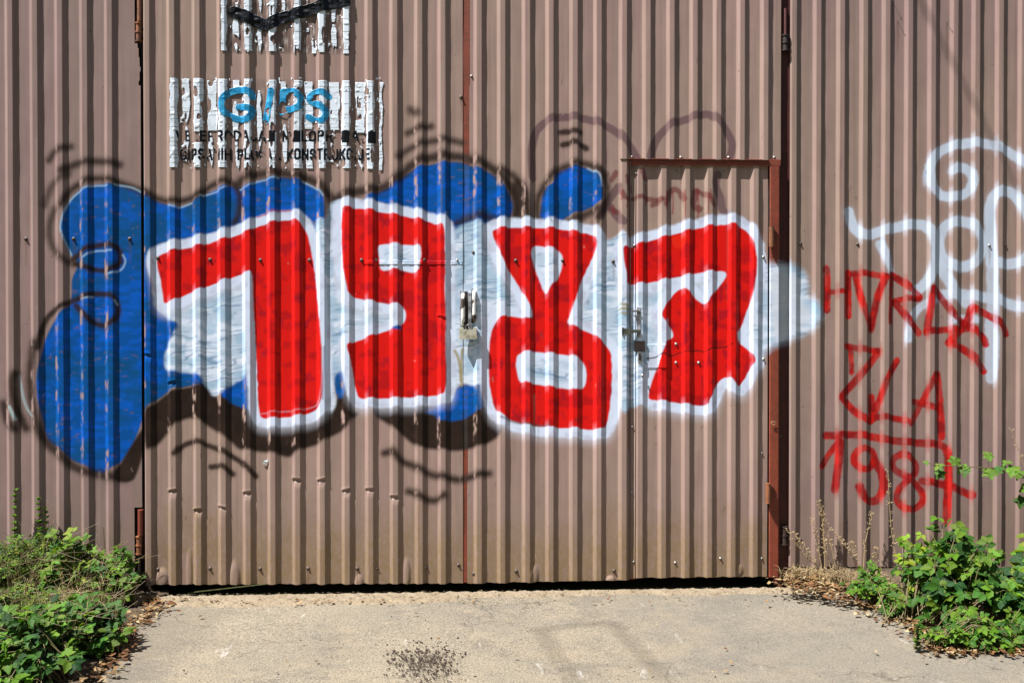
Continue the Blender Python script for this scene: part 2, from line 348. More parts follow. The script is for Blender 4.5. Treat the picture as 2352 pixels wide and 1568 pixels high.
fill([(1295, 390), (1326, 382), (1362, 393), (1381, 415), (1384, 450), (1376, 467), (1334, 487), (1300, 500), (1290, 515), (1244, 512), (1243, 470), (1250, 437), (1270, 424), (1277, 400)], BLUE, 2, skip=.26)
# blacks
fill([(332, 950), (350, 930), (395, 897), (458, 884), (500, 880), (530, 890), (572, 900), (590, 940), (700, 940), (760, 930), (780, 900), (800, 880), (806, 905), (812, 940), (823, 949), (808, 964), (798, 982), (783, 992), (750, 1009), (728, 1022), (690, 1034), (663, 1050), (633, 1043), (588, 1037), (550, 1032), (535, 1020), (512, 1002), (475, 978), (445, 961), (412, 969), (388, 992), (362, 1022), (335, 1031)], BLACK, 6, skip=.31)
fill([(860, 952), (875, 930), (980, 920), (1105, 920), (1125, 945), (1150, 985), (1143, 1004), (1113, 1022), (1088, 1029), (1050, 1036), (1008, 1033), (968, 1029), (945, 1018), (920, 997), (890, 974)], BLACK, 6, skip=.31)
fill([(276, 1062), (312, 1003), (330, 985), (328, 1035), (312, 1090), (298, 1106), (268, 1104), (262, 1085)], BLACK, 4, skip=.4)
fill([(1180, 520), (1183, 470), (1172, 440), (1188, 410), (1210, 440), (1216, 500), (1214, 522)], BLACK, 7, .85, skip=.6)
KS = [([(110, 367), (128, 346), (160, 336)], 7, .9), ([(140, 392), (175, 376), (225, 370), (272, 378)], 8, .9), ([(100, 470), (106, 450), (122, 420), (155, 400)], 7, .7),
      ([(140, 470), (158, 440), (185, 420), (212, 410), (245, 411), (275, 420), (325, 439), (350, 452), (388, 463), (425, 460), (463, 445), (480, 430), (508, 418), (530, 420), (545, 437), (551, 462), (548, 492), (538, 512)], 7, .95),
      ([(548, 424), (560, 410), (588, 402), (638, 397), (688, 406), (728, 421), (748, 442), (768, 458), (790, 448), (838, 437), (868, 435), (900, 420), (925, 400), (945, 380), (980, 364), (1038, 359), (1088, 369), (1125, 383), (1150, 407), (1178, 436), (1186, 470), (1183, 505)], 10, .92),
      ([(1150, 392), (1180, 405), (1205, 440), (1211, 480), (1213, 510)], 8, .85), ([(1236, 512), (1234, 480), (1238, 450), (1258, 417), (1278, 395), (1302, 382), (1330, 375), (1358, 381), (1380, 397), (1393, 420), (1395, 450), (1386, 482), (1368, 512)], 7, .92),
      ([(1300, 512), (1335, 498), (1370, 482)], 9, .85), ([(1395, 400), (1380, 392)], 6, .5),
      ([(943, 252), (958, 263)], 8, .85), ([(936, 306), (958, 298), (990, 290)], 7, .9), ([(916, 362), (930, 348), (963, 333), (1000, 323), (1038, 323), (1060, 328)], 7, .85),
      ([(1288, 304), (1308, 303), (1331, 305)], 6.5, .95), ([(1293, 333), (1310, 329), (1326, 330), (1346, 341)], 6.5, .95),
      ([(124, 480), (113, 510), (112, 540), (122, 572), (142, 594), (165, 606)], 7, .8),
      ([(166, 596), (190, 575), (212, 566), (243, 561), (265, 568), (275, 587), (270, 607), (250, 619), (220, 620), (195, 613), (172, 606)], 6, .97),
      ([(85, 800), (100, 742), (125, 712), (155, 696), (190, 681), (225, 675), (257, 681), (270, 705), (265, 730), (243, 747), (215, 742), (190, 720), (172, 702)], 6, .95),
      ([(76, 790), (70, 834), (68, 880), (72, 925), (84, 975), (105, 1016), (137, 1045), (165, 1070), (205, 1086), (250, 1094), (285, 1098)], 10, .9),
      ([(400, 1044), (420, 1024), (447, 1015), (475, 1022), (512, 1037), (550, 1059), (575, 1082), (588, 1094)], 6, .95), ([(485, 1072), (510, 1072), (534, 1089)], 6.5, .95),
      ([(883, 1040), (903, 1038), (920, 1057), (958, 1074), (988, 1089), (1018, 1095), (1055, 1102), (1085, 1094), (1123, 1087)], 7.5, .95),
      ([(938, 1128), (955, 1134), (978, 1147), (1000, 1149), (1020, 1139)], 7.5, .95),
      ([(33, 860), (28, 884), (35, 934), (50, 970), (57, 984)], 9, .95), ([(6, 928), (14, 965), (32, 985)], 9, .92), ([(-30, 905), (-20, 940)], 8, .9),
      ([(1050, 512), (1080, 500), (1113, 497), (1140, 505)], 8, .8)]
for P, r, a in KS: stroke(P, r, BLACK, 8 if r >= 7 else 4, a*.97, skip=.55, rough=3); stroke(P, r*1.6, BLACK, r*1.1, a*.22, skip=.5)
stroke([(43, 862), (50, 909), (60, 939), (72, 957)], [2, 4, 3.5, 2], c3(.32, .38, .40), 1.5, .9); stroke([(21, 936), (34, 964)], [4, 4], c3(.36, .46, .46), 1.5, .9)
for P in ([(140, 535), (138, 520), (146, 487), (161, 458), (186, 437), (212, 427), (245, 426)], [(262, 424), (300, 430), (325, 442)], [(388, 474), (408, 478), (440, 467)], [(462, 452), (500, 440), (520, 431)],
          [(552, 436), (566, 432), (590, 418), (640, 409)], [(695, 418), (728, 435), (742, 453)], [(188, 592), (215, 577), (255, 576)], [(186, 687), (212, 682)], [(1350, 387), (1376, 403), (1383, 430)],
          [(280, 585), (286, 600), (275, 620), (245, 630)], [(162, 585), (150, 560), (143, 540)], [(262, 690), (268, 700)]):
    stroke(P, 2.0, PALE, 1.8, .52)
# second blue patches peeping out
for P in ([(505, 905), (530, 888), (560, 857), (580, 860), (580, 940), (550, 934), (525, 922)], [(764, 862), (785, 850), (802, 840), (800, 885), (787, 912), (773, 908)],
          [(975, 944), (1013, 925), (1050, 890), (1105, 880), (1112, 934), (1088, 948), (1063, 963), (1013, 968), (1000, 955)], [(1040, 530), (1063, 517), (1110, 508), (1112, 530)]):
    fill(P, BLUE, 3, skip=.3)
# white clouds of the background of the figures
for P, rg in (([(372, 700), (450, 655), (575, 615), (600, 640), (600, 840), (572, 860), (552, 872), (528, 886), (510, 903), (490, 908), (470, 885), (455, 862), (420, 855), (386, 850), (378, 830), (382, 805), (396, 775), (408, 745), (385, 735)], 6),
              ([(724, 512), (748, 505), (756, 470), (780, 459), (800, 470), (860, 600), (900, 690), (940, 720), (925, 760), (850, 800), (810, 850), (790, 850), (766, 870), (772, 930), (745, 940), (730, 800), (720, 600)], 6),
              ([(1020, 500), (1040, 526), (1063, 518), (1112, 514), (1200, 640), (1230, 720), (1150, 760), (1125, 850), (1105, 885), (1060, 882), (1040, 900), (1015, 880), (1010, 700)], 6),
              ([(1365, 560), (1385, 556), (1406, 547), (1440, 540), (1475, 640), (1560, 650), (1640, 625), (1660, 660), (1560, 700), (1530, 760), (1515, 850), (1500, 925), (1450, 935), (1432, 950), (1410, 900), (1390, 790), (1320, 750), (1310, 700)], 6),
              ([(1700, 640), (1740, 612), (1800, 606), (1838, 616), (1856, 645), (1860, 680), (1882, 697), (1890, 722), (1878, 750), (1848, 768), (1810, 786), (1770, 800), (1735, 830), (1710, 800)], 8)):
    fill(P, WFILL, 5 if rg == 6 else 13, rough=rg)
fill([(1765, 640), (1800, 622), (1835, 640), (1845, 690), (1868, 715), (1840, 750), (1780, 770)], c3(.60, .64, .73), 12, .75)
R1 = [(360, 594), (392, 577), (445, 567), (500, 553), (557, 536), (612, 514), (668, 505), (688, 513), (701, 530), (711, 556), (718, 594), (725, 645), (731, 705), (736, 760), (739, 810), (741, 860), (740, 910), (733, 934), (715, 947), (685, 955), (640, 960), (606, 960), (595, 947), (591, 885), (587, 800), (582, 700), (580, 650), (577, 630), (565, 627), (500, 650), (440, 672), (382, 697), (374, 680), (368, 640)]
R9 = [(785, 486), (795, 478), (833, 480), (900, 492), (963, 504), (1000, 515), (1018, 521), (1022, 555), (1023, 617), (1022, 667), (1025, 730), (1024, 784), (1025, 859), (1022, 902), (1000, 909), (913, 914), (860, 915), (826, 914), (816, 890), (805, 829), (797, 799), (805, 789), (838, 777), (888, 760), (922, 746), (932, 722), (920, 701), (888, 698), (833, 689), (803, 678), (796, 660), (788, 617), (784, 542)]
R8 = [(1131, 537), (1140, 526), (1176, 523), (1271, 525), (1326, 533), (1362, 541), (1371, 555), (1368, 575), (1352, 612), (1336, 645), (1323, 687), (1313, 715), (1304, 740), (1322, 752), (1356, 765), (1383, 784), (1400, 804), (1406, 834), (1405, 897), (1398, 955), (1388, 982), (1361, 988), (1326, 984), (1271, 982), (1218, 977), (1176, 966), (1150, 950), (1136, 935), (1126, 892), (1123, 834), (1125, 784), (1133, 750), (1148, 731), (1175, 726), (1205, 732), (1222, 730), (1219, 708), (1196, 667), (1176, 634), (1160, 610), (1145, 572)]
R7 = [(1431, 574), (1451, 567), (1476, 558), (1526, 545), (1576, 531), (1633, 519), (1685, 515), (1703, 523), (1722, 538), (1733, 562), (1738, 592), (1738, 630), (1733, 662), (1721, 704), (1705, 747), (1694, 768), (1703, 790), (1723, 807), (1735, 830), (1726, 845), (1712, 868), (1700, 886), (1691, 884), (1681, 871), (1666, 868), (1651, 879), (1641, 897), (1631, 920), (1624, 932), (1588, 930), (1518, 921), (1495, 918), (1490, 905), (1498, 877), (1511, 842), (1521, 812), (1533, 784), (1546, 774), (1543, 757), (1530, 742), (1520, 727), (1526, 710), (1538, 690), (1551, 672), (1566, 664), (1586, 672), (1606, 692), (1624, 698), (1634, 682), (1651, 660), (1666, 640), (1668, 628), (1656, 623), (1601, 628), (1526, 643), (1449, 654), (1440, 637)]
for R in (R1, R9, R8, R7):
    low = [(x, y+12) for x, y in R]
    fill(low, c3(.52, .53, .62), 17, .72, grow=18)
    fill(R, WHITE, 4, grow=22, rough=5)
    fill(R, KEYW, 8, .8, grow=9)
for R, k in ((R1, 1), (R9, 2), (R8, 3), (R7, 4)):
    fill(R, RED, 1.8, rough=3, seed=60+k)
# slimmer lines left where two passes of red meet
stroke([(600, 950), (640, 946), (700, 940), (735, 915), (740, 800)], 1.4, c3(.55, .30, .36), 1.5, .6)
stroke([(1434, 590), (1443, 640)], 1.6, c3(.30, .02, .04), 1.2, .6); stroke([(590, 500), (630, 487), (668, 484)], 1.5, c3(.5, .02, .03), 1.2, .7)
stroke([(745, 800), (744, 860), (742, 920)], 2, c3(.12, .13, .25), 1.6, .6); stroke([(1150, 960), (1200, 973), (1260, 978)], 3, c3(.10, .05, .05), 2, .6)
stroke([(1545, 547), (1549, 560), (1562, 569), (1573, 560)], 1.1, c3(.35, .04, .02), 1, .8); fill([(1545, 545), (1575, 540), (1573, 562), (1560, 571), (1548, 563)], c3(.74, .02, .006), 2, .8)
def hole(P, tex, lines=True):
    fill(P, KEYW, 2.2, rough=3); c = np.mean(P, 0); fill([(c[0]+(x-c[0])*.72, c[1]+(y-c[1])*.66) for x, y in P], tex, 5, .8)
hole([(868, 568), (882, 561), (925, 562), (960, 565), (967, 578), (965, 602), (956, 626), (908, 619), (876, 620), (871, 592)], WFILL)
hole([(1220, 582), (1228, 566), (1258, 569), (1286, 580), (1292, 602), (1283, 637), (1266, 657), (1253, 676), (1238, 640), (1226, 610)], WFILL)
hole([(1186, 832), (1191, 814), (1213, 808), (1276, 813), (1318, 819), (1341, 837), (1348, 864), (1338, 892), (1301, 893), (1251, 886), (1210, 879), (1194, 876), (1188, 854)], WFILL)
stroke([(1220, 852), (1262, 862), (1300, 868)], 2.5, c3(.18, .30, .46), 2, .8)
fill([(895, 755), (912, 745), (922, 752), (915, 760)], c3(.01, .08, .35), 3)
stroke([(900, 704), (925, 722), (918, 742), (880, 756), (815, 774)], 5, KEYW, 3, .9)
stroke([(1600, 665), (1612, 680)], 2, KEYW, 1.5, .9); stroke([(1531, 768), (1534, 735)], 2, KEYW, 1.5, .5)
# right hand white tag
for P, r, a in (([(2190, 392), (2205, 384), (2222, 388), (2234, 402), (2236, 420), (2225, 440), (2199, 452), (2169, 450), (2148, 432), (2138, 405), (2139, 380), (2150, 358), (2172, 342), (2209, 331), (2251, 328), (2289, 335), (2321, 350), (2352, 373), (2385, 410)], 11, .92),
                ([(2126, 425), (2125, 405), (2130, 380)], 3, .6),
                ([(1951, 487), (1959, 512), (1973, 532), (1994, 540), (2026, 531), (2064, 521), (2099, 516), (2124, 518), (2143, 535), (2151, 562), (2150, 605), (2139, 634), (2124, 655), (2104, 670)], 12, .92),
                ([(2023, 560), (2034, 582), (2044, 612), (2052, 636)], [10, 10, 8, 5], .85),
                ([(2209, 507), (2243, 520), (2259, 560), (2245, 598), (2209, 613), (2173, 598), (2159, 560), (2173, 520), (2209, 507)], 12, .92),
                ([(2152, 585), (2164, 617), (2184, 650), (2204, 677), (2221, 695)], 12, .88),
                ([(2279, 602), (2278, 542), (2275, 492), (2281, 457), (2296, 442), (2321, 440), (2341, 457), (2358, 490), (2372, 540), (2358, 592), (2321, 607), (2285, 603)], 12, .92),
                ([(2283, 604), (2281, 642), (2284, 692), (2279, 742), (2281, 784), (2279, 834), (2279, 870)], [13, 13, 14, 14, 15, 15, 12], .72),
                ([(2170, 676), (2214, 676), (2251, 681), (2289, 687), (2326, 700), (2352, 707), (2390, 712)], 12, .9),
                ([(2088, 780), (2090, 755), (2097, 730), (2114, 707), (2139, 692), (2168, 680)], 9, .8), ([(2189, 738), (2214, 731), (2246, 736)], 8, .8)):
    stroke(P, r, WT, 2.8, min(a*1.05, .97), k=5, rough=3.5, skip=.1, dry=.12); stroke(P, np.array(r)*1.4, WT, 8, .10, skip=.1)
# right hand red writing
TR = [([(1900, 617), (1902, 660), (1901, 712)], 8.5), ([(1949, 627), (1950, 725)], 8.5), ([(1908, 670), (1945, 670)], 6),
      ([(1962, 628), (2000, 629), (2036, 636)], 7.5), ([(1966, 632), (1978, 682), (2001, 752)], 7.5), ([(2036, 638), (2018, 680), (2002, 757)], 8.5),
      ([(2049, 632), (2047, 680), (2046, 742)], 5), ([(2051, 632), (2081, 652), (2114, 682)], 8.5), ([(2114, 687), (2085, 686), (2056, 691)], 7), ([(2057, 694), (2084, 728), (2112, 765)], 8.5),
      ([(2146, 662), (2140, 700), (2130, 764)], 8), ([(2149, 664), (2189, 717), (2214, 742)], 8), ([(2131, 762), (2165, 758), (2225, 755)], 8),
      ([(2233, 708), (2221, 742), (2200, 768), (2182, 787)], 8.5), ([(2236, 707), (2264, 720), (2300, 742), (2312, 767)], 8.5), ([(2214, 742), (2240, 757), (2262, 778), (2266, 790)], 8.5), ([(2182, 787), (2214, 802), (2239, 820), (2261, 852)], 9),
      ([(1947, 795), (1989, 803), (2021, 806)], 7.5), ([(1956, 800), (1958, 855)], 6.5), ([(2020, 808), (1989, 849), (1934, 911)], 8.5), ([(1934, 914), (1971, 950), (2001, 968)], 8.5), ([(2003, 913), (2004, 966)], 8.5), ([(2062, 828), (2038, 874), (2007, 962)], 7.5), ([(2000, 966), (2030, 957), (2084, 967)], 7.5),
      ([(2151, 860), (2124, 914), (2094, 974)], 7), ([(2154, 860), (2162, 934), (2165, 1003)], 9), ([(2101, 923), (2126, 929), (2152, 938)], 7.5),
      ([(1899, 1001), (1976, 999), (2051, 1012), (2130, 1019), (2164, 1023), (2178, 1040), (2180, 1080), (2178, 1130), (2176, 1198)], 9),
      ([(1889, 1072), (1905, 1045), (1929, 1014)], 7), ([(1932, 1017), (1926, 1072), (1919, 1125)], 9),
      ([(1986, 1030), (2004, 1036), (2010, 1054), (2000, 1074), (1983, 1078), (1966, 1066), (1964, 1048), (1972, 1035), (1986, 1030)], 8), ([(2012, 1060), (2027, 1090), (2030, 1122), (2014, 1150), (1990, 1146), (1975, 1118)], 9.5),
      ([(2072, 1043), (2054, 1056), (2056, 1077), (2079, 1092), (2101, 1108), (2120, 1132), (2120, 1155), (2099, 1170), (2076, 1166), (2062, 1145), (2069, 1122), (2089, 1102), (2105, 1085), (2103, 1064), (2088, 1048), (2072, 1043)], 8), ([(2121, 1105), (2176, 1115), (2234, 1138)], 9)]
for P, r in TR: stroke(P, r, lambda sl: mixn(DRED, c3(.44, .008, .006), sstep(.45, .65, vnoise(20, 20, 71)[sl])), 2.0, .97, dry=.14, rough=2.5, skip=.0)
# scratches, cracks, tape marks
stroke([(1486, 823), (1505, 821), (1520, 815), (1545, 817), (1560, 811), (1585, 809), (1600, 805), (1625, 808), (1640, 800), (1662, 798), (1682, 793)], 1.3, c3(.03, .01, .01), .9, .95, rough=1)
for P in ([(1045, 806), (1055, 830), (1058, 875)], [(1062, 802), (1060, 840), (1060, 885)], [(1427, 702), (1441, 704)], [(1424, 712), (1442, 713)], [(1426, 722), (1440, 724)]): stroke(P, 3, c3(.30, .25, .12), 1.6, .85, rough=3)
for i in range(130):
    r = random.Random(i*3+1); x = r.uniform(10, 2340); y = r.uniform(20, 1290)
    stroke([(x, y), (x+r.uniform(-5, 5), y+r.uniform(2, 13))], r.uniform(.5, 1.2), c3(.08, .05, .045) if r.random() < .7 else c3(.42, .36, .32), .9, r.uniform(.3, .7))

for P in ([(345, 1338), (352, 1322), (368, 1308), (382, 1309), (389, 1322), (389, 1340)], [(512, 1338), (520, 1310), (530, 1294), (545, 1293), (550, 1305), (548, 1340)], [(806, 1337), (812, 1318), (822, 1312), (832, 1320), (832, 1338)], [(865, 1340), (871, 1331), (880, 1334), (886, 1340)], [(922, 1338), (923, 1290), (936, 1281), (946, 1286), (942, 1310), (934, 1338)],
          [(1225, 1318), (1228, 1296), (1240, 1293), (1246, 1305), (1240, 1330)], [(1390, 1326), (1400, 1319), (1414, 1321), (1416, 1328)], [(415, 1340), (416, 1275), (430, 1270), (438, 1300), (436, 1340)]):
    fill(P, c3(.28, .195, .18), 1.6, .42, rough=5)
fill([(506, -5), (805, -5), (805, 125), (506, 118)], lambda sl: mixn(c3(.075, .045, .04), c3(.5, .5, .48), sstep(.70, .74, vnoise(5, 5, 131, 2)[sl])), 1.2, .55, smooth=False)
fill([(392, 180), (880, 188), (880, 388), (392, 385)], lambda sl: mixn(c3(.12, .08, .068), c3(.5, .5, .48), sstep(.74, .77, vnoise(5, 5, 132, 2)[sl])), 1.2, .28, smooth=False)
for x, y in ((57, 548), (167, 548), (296, 548), (1840, 559), (2311, 562), (2275, 563), (361, 592), (1059, 222), (1185, 598), (1409, 600), (1565, 361), (1675, 361), (1452, 360), (481, 1306), (707, 1306), (820, 1306), (979, 1304), (1186, 1312), (1411, 1311), (1552, 1293), (2052, 4), (2064, 50), (2177, 53)):
    L_ = 25 + (x*7 % 60); stroke([(x, y+3), (x+1, y+L_*.5), (x, y+L_)], [2.2, 1.6, .6], c3(.10, .045, .025), 1.8, .42)
for i in range(70):
    r = random.Random(900+i); x = r.uniform(5, 2345); y = r.choice([-20, r.uniform(0, 500), r.uniform(900, 1150)]); L_ = r.uniform(60, 360)
    if 380 < x < 890 and y < 400: continue
    stroke([(x, y), (x+r.uniform(-2, 2), y+L_*.5), (x, y+L_)], [r.uniform(1, 3.5), r.uniform(1, 3), .5], c3(.13, .085, .07) if r.random() < .6 else c3(.38, .31, .27), 2.5, r.uniform(.12, .30))
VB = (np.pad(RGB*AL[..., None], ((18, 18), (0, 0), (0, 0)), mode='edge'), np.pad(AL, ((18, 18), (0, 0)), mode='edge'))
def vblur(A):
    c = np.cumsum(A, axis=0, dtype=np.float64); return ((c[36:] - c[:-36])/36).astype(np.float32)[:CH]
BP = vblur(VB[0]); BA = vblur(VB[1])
def samp(A, x, y):
    x = np.clip(x-X0, 0, CW-1.01); y = np.clip(y, 0, CH-1.01); xi = x.astype(int); yi = y.astype(int); fx = (x-xi); fy = (y-yi)
    if A.ndim == 3: fx, fy = fx[..., None], fy[..., None]
    return (A[yi, xi]*(1-fx)+A[yi, xi+1]*fx)*(1-fy) + (A[yi+1, xi]*(1-fx)+A[yi+1, xi+1]*fx)*fy
SPK = vnoise(9, 26, 81, 3); SPK2 = vnoise(3, 12, 82, 2)
CSH = [4.0]; SLK = [.3]
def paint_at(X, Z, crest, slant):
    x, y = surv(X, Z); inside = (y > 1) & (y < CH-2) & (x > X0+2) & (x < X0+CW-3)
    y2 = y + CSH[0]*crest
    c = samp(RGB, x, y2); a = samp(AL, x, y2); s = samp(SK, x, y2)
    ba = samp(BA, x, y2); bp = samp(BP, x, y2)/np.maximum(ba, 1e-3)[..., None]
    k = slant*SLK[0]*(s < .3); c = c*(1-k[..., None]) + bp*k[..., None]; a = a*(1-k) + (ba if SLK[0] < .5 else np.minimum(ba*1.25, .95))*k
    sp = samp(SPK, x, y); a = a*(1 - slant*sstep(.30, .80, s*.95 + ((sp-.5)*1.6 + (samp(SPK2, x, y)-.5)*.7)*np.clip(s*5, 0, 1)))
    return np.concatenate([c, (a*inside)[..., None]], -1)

# ------------------------------------------------------------ folded sheets
DEP = 0.0115
def ribs_x(px, Yc): return [wp(p, 700, Yc)[0]-.0135 for p in px]        # right edge of each crest
def profile(X, ribs):                        # 0 valley .. 1 crest, plus how much the face is the sun side slant
    h = np.zeros_like(X); sl = np.zeros_like(X)
    for e in ribs:
        l0, l1, r1 = e-.0395, e-.0240, e+.0155
        up = np.clip((X-l0)/(l1-l0), 0, 1); dn = np.clip((r1-X)/(r1-e), 0, 1); v = np.minimum(up, dn)
        h = np.maximum(h, v); sl = np.maximum(sl, ((X > l0-.0008) & (X < l1+.0008)).astype(float))
    return h, sl
def fbm2(x, z, s, seed):
    return (np.sin(x*s*1.3+seed)*np.sin(z*s*.9+seed*2.1) + .5*np.sin(x*s*2.9+seed*1.7+z*s*1.1)*np.sin(z*s*2.3+seed))/1.5
SURF = {}
def sheet(name, parent, mat, px0, px1, ribs_px, ztop, zbot, Yc, dents=(), press=(), mask=None, fine=(240, 1345), label=None, wob=.0012, seed=1.0, step=.0042):
    ribs = ribs_x(ribs_px, Yc); xa, xb = wp(px0, 700, Yc)[0], wp(px1, 700, Yc)[0]
    br = {xa, xb}
    for e in ribs:
        for k in (e-.0395, e-.0240, e, e+.0155):
            for d in (-.0004, .0004):
                if xa < k+d < xb: br.add(k+d)
    br = sorted(br); xs = []
    for a, b in zip(br[:-1], br[1:]): xs += list(np.linspace(a, b, max(1, int(math.ceil((b-a)/step)))+1)[:-1])
    xs.append(xb); xs = np.array(xs)
    zf0, zf1 = wp(1176, fine[1], Yc)[2], wp(1176, fine[0], Yc)[2]
    zmin = min(zbot(x) for x in (px0, px1))-.0
    zs = [zmin]
    while zs[-1] < ztop: zs.append(zs[-1] + (step if zf0 < zs[-1] < zf1 else .022))
    zs[-1] = ztop; zs = np.array(zs)
    h, sl = profile(xs, ribs)
    Xg, Zg = np.meshgrid(xs, zs); Hg = np.repeat(h[None], len(zs), 0).copy(); Sg = np.repeat(sl[None], len(zs), 0)
    sx, _ = surv(Xg, Zg, Yc); zb = np.vectorize(zbot)(np.linspace(px0, px1, 60)); zb = np.interp(sx[0], np.linspace(px0, px1, 60), zb)
    zb = zb + .0025*np.sin(xs*77+seed)*np.sin(xs*31) + .002*(RNG.random(len(xs))-.5)
    t = np.clip((Zg - zmin)/.06, 0, 1); Zg = Zg + (1-t)*(zb[None]-zmin)
    for (dx, dy) in dents:
        P = wp(dx, dy, Yc); e = min(ribs, key=lambda q: abs(q-.012-P[0]))
        inr = (Xg > e-.041) & (Xg < e+.004); dz = (Zg-P[2])
        am_ = .55+.75*abs(math.sin(dx*1.7)); wd_ = .0040+.0035*abs(math.cos(dx)); dz = dz + (Xg-e)*.25*math.sin(dx); Hg = Hg - am_*inr*(Hg > .3)*(.62*np.exp(-(dz/wd_)**2) + .22*np.exp(-((dz+.012)/.014)**2)) + inr*.16*np.exp(-((dz-.011)/.005)**2)
    Yg = Yc + DEP*(1-Hg) + wob*fbm2(Xg, Zg, 5.0, seed) + wob*.6*fbm2(Xg, Zg, 17.0, seed+3)
    for (dx, dy, rx, rz, amt) in press:
        P = wp(dx, dy, Yc); q = 1-((Xg-P[0])/rx)**2-((Zg-P[2])/rz)**2
        Yg = Yg - amt*sstep(0, 1., q)*1.25
    att = paint_at(Xg, Zg, np.clip(Hg, 0, 1), Sg)
    nx, nz = len(xs), len(zs); I = np.arange(nx*nz).reshape(nz, nx)
    Fc = np.stack([I[:-1, :-1], I[:-1, 1:], I[1:, 1:], I[1:, :-1]], -1).reshape(-1, 4)
    V = np.stack([Xg, Yg, Zg], -1).reshape(-1, 3)
    if mask is not None:
        cx, cz = V[Fc, 0].mean(1), V[Fc, 2].mean(1); ax, ay = surv(cx, cz, Yc); Fc = Fc[mask(ax, ay)]
        used = np.unique(Fc); rm = np.full(len(V), -1); rm[used] = np.arange(len(used)); V = V[used]; Fc = rm[Fc]; att = att.reshape(-1, 4)[used]
    o = mk(name, V, Fc, mat, parent, True, {'paint': att.reshape(-1, 4)})
    if label: o['label'] = label
    return o, ribs
def surf_y(x, ribs, Yc): h, _ = profile(np.atleast_1d(np.asarray(x, float)), ribs); return Yc + DEP*(1-h)

L_R = [-76, -19, 38, 95, 152, 209, 266]
GL_R = [352, 409, 467, 524, 581, 638, 695, 752, 809, 863, 920, 977, 1030]
GR_R = [1113, 1167, 1224, 1278, 1333, 1388, 1446, 1500, 1555, 1608, 1662, 1716, 1770]
D_R = [1483, 1537, 1591, 1643, 1697, 1748]
R_R = [1835, 1891, 1945, 1998, 2049, 2101, 2154, 2205, 2255, 2309, 2361, 2413, 2465, 2517]
ZTOP = wp(1176, -120)[2]
def zline(a, b, xa=0, xb=2352):
    za, zb = wp(xa, a)[2], wp(xb, b)[2]; return lambda x: za + (zb-za)*(x-xa)/(xb-xa)

CSH[0] = 2.0
bld = empty('metal_warehouse', (0, .3, 0), 'brown corrugated metal warehouse wall on both sides of the painted gate, dark gaps behind', 'building')
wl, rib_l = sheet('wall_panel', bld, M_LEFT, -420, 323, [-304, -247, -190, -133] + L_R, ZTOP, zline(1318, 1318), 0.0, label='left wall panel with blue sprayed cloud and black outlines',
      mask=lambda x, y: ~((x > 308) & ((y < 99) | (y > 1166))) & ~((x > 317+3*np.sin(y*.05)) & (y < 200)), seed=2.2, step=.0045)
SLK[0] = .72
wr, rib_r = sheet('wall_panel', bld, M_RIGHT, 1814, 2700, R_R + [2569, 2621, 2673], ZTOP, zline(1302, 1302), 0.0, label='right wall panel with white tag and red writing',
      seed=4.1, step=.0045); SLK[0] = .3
# narrow edge folds on the right wall next to the post
b = MB(); xa = wp(1816, 700)[0]
for dx, w in ((.003, .006), (.020, .005)):
    MB().tube([(xa+dx, .0105, .12), (xa+dx, .0105, ZTOP)], w, 8).build('edge_fold', M_RIGHT, bld)
# building body
MB().box((-6, .4, .0), (-5.85, 6.2, 4.6)).build('side_wall', M_IN, bld); MB().box((5.85, .4, 0), (6, 6.2, 4.6)).build('side_wall', M_IN, bld)
MB().box((-6, 6.2, 0), (6, 6.35, 4.6)).build('back_wall', M_IN, bld)
MB().box((-6.2, .03, 4.6), (6.2, 6.5, 4.72)).build('roof', M_IN, bld)
MB().box((-6, .06, ZTOP-.02), (6, .30, 4.6)).build('lintel_beam', M_IN, bld)
MB().box((-6, .30, .0), (6, .34, 3.6)).build('inner_lining', M_IN, bld)
MB().box((-6, .034, .0), (wp(290, 700)[0], .06, ZTOP)).build('wall_backing', M_IN, bld); MB().box((wp(1835, 700)[0], .034, .0), (6, .06, ZTOP)).build('wall_backing', M_IN, bld)
# posts
def pz(y, Y=0.): return wp(1176, y, Y)[2]
MB().box((wp(296, 700)[0], .034, .0), (wp(345, 700)[0], .10, ZTOP), .003).build('gate_post', M_BLACK, bld)
xl, xr = wp(1789, 700, .02)[0], wp(1822, 700, .02)[0]; zz = np.linspace(0, ZTOP, 500); xx = np.linspace(xl, xr, 8)
Xg, Zg = np.meshgrid(xx, zz); I = np.arange(Xg.size).reshape(Xg.shape); Fc = np.stack([I[:-1, :-1], I[:-1, 1:], I[1:, 1:], I[1:, :-1]], -1).reshape(-1, 4)
post = mk('gate_post', np.stack([Xg, Xg*0+.021, Zg], -1).reshape(-1, 3), Fc, M_DKRED, bld, False, {'paint': paint_at(Xg, Zg, Xg*0, Xg*0).reshape(-1, 4)})
post['label'] = 'dark red steel gate post with white overspray'
MB().box((xl-.02, .024, 0), (xr+.02, .10, ZTOP), .002).build('gate_post_core', M_DKREDP, bld)
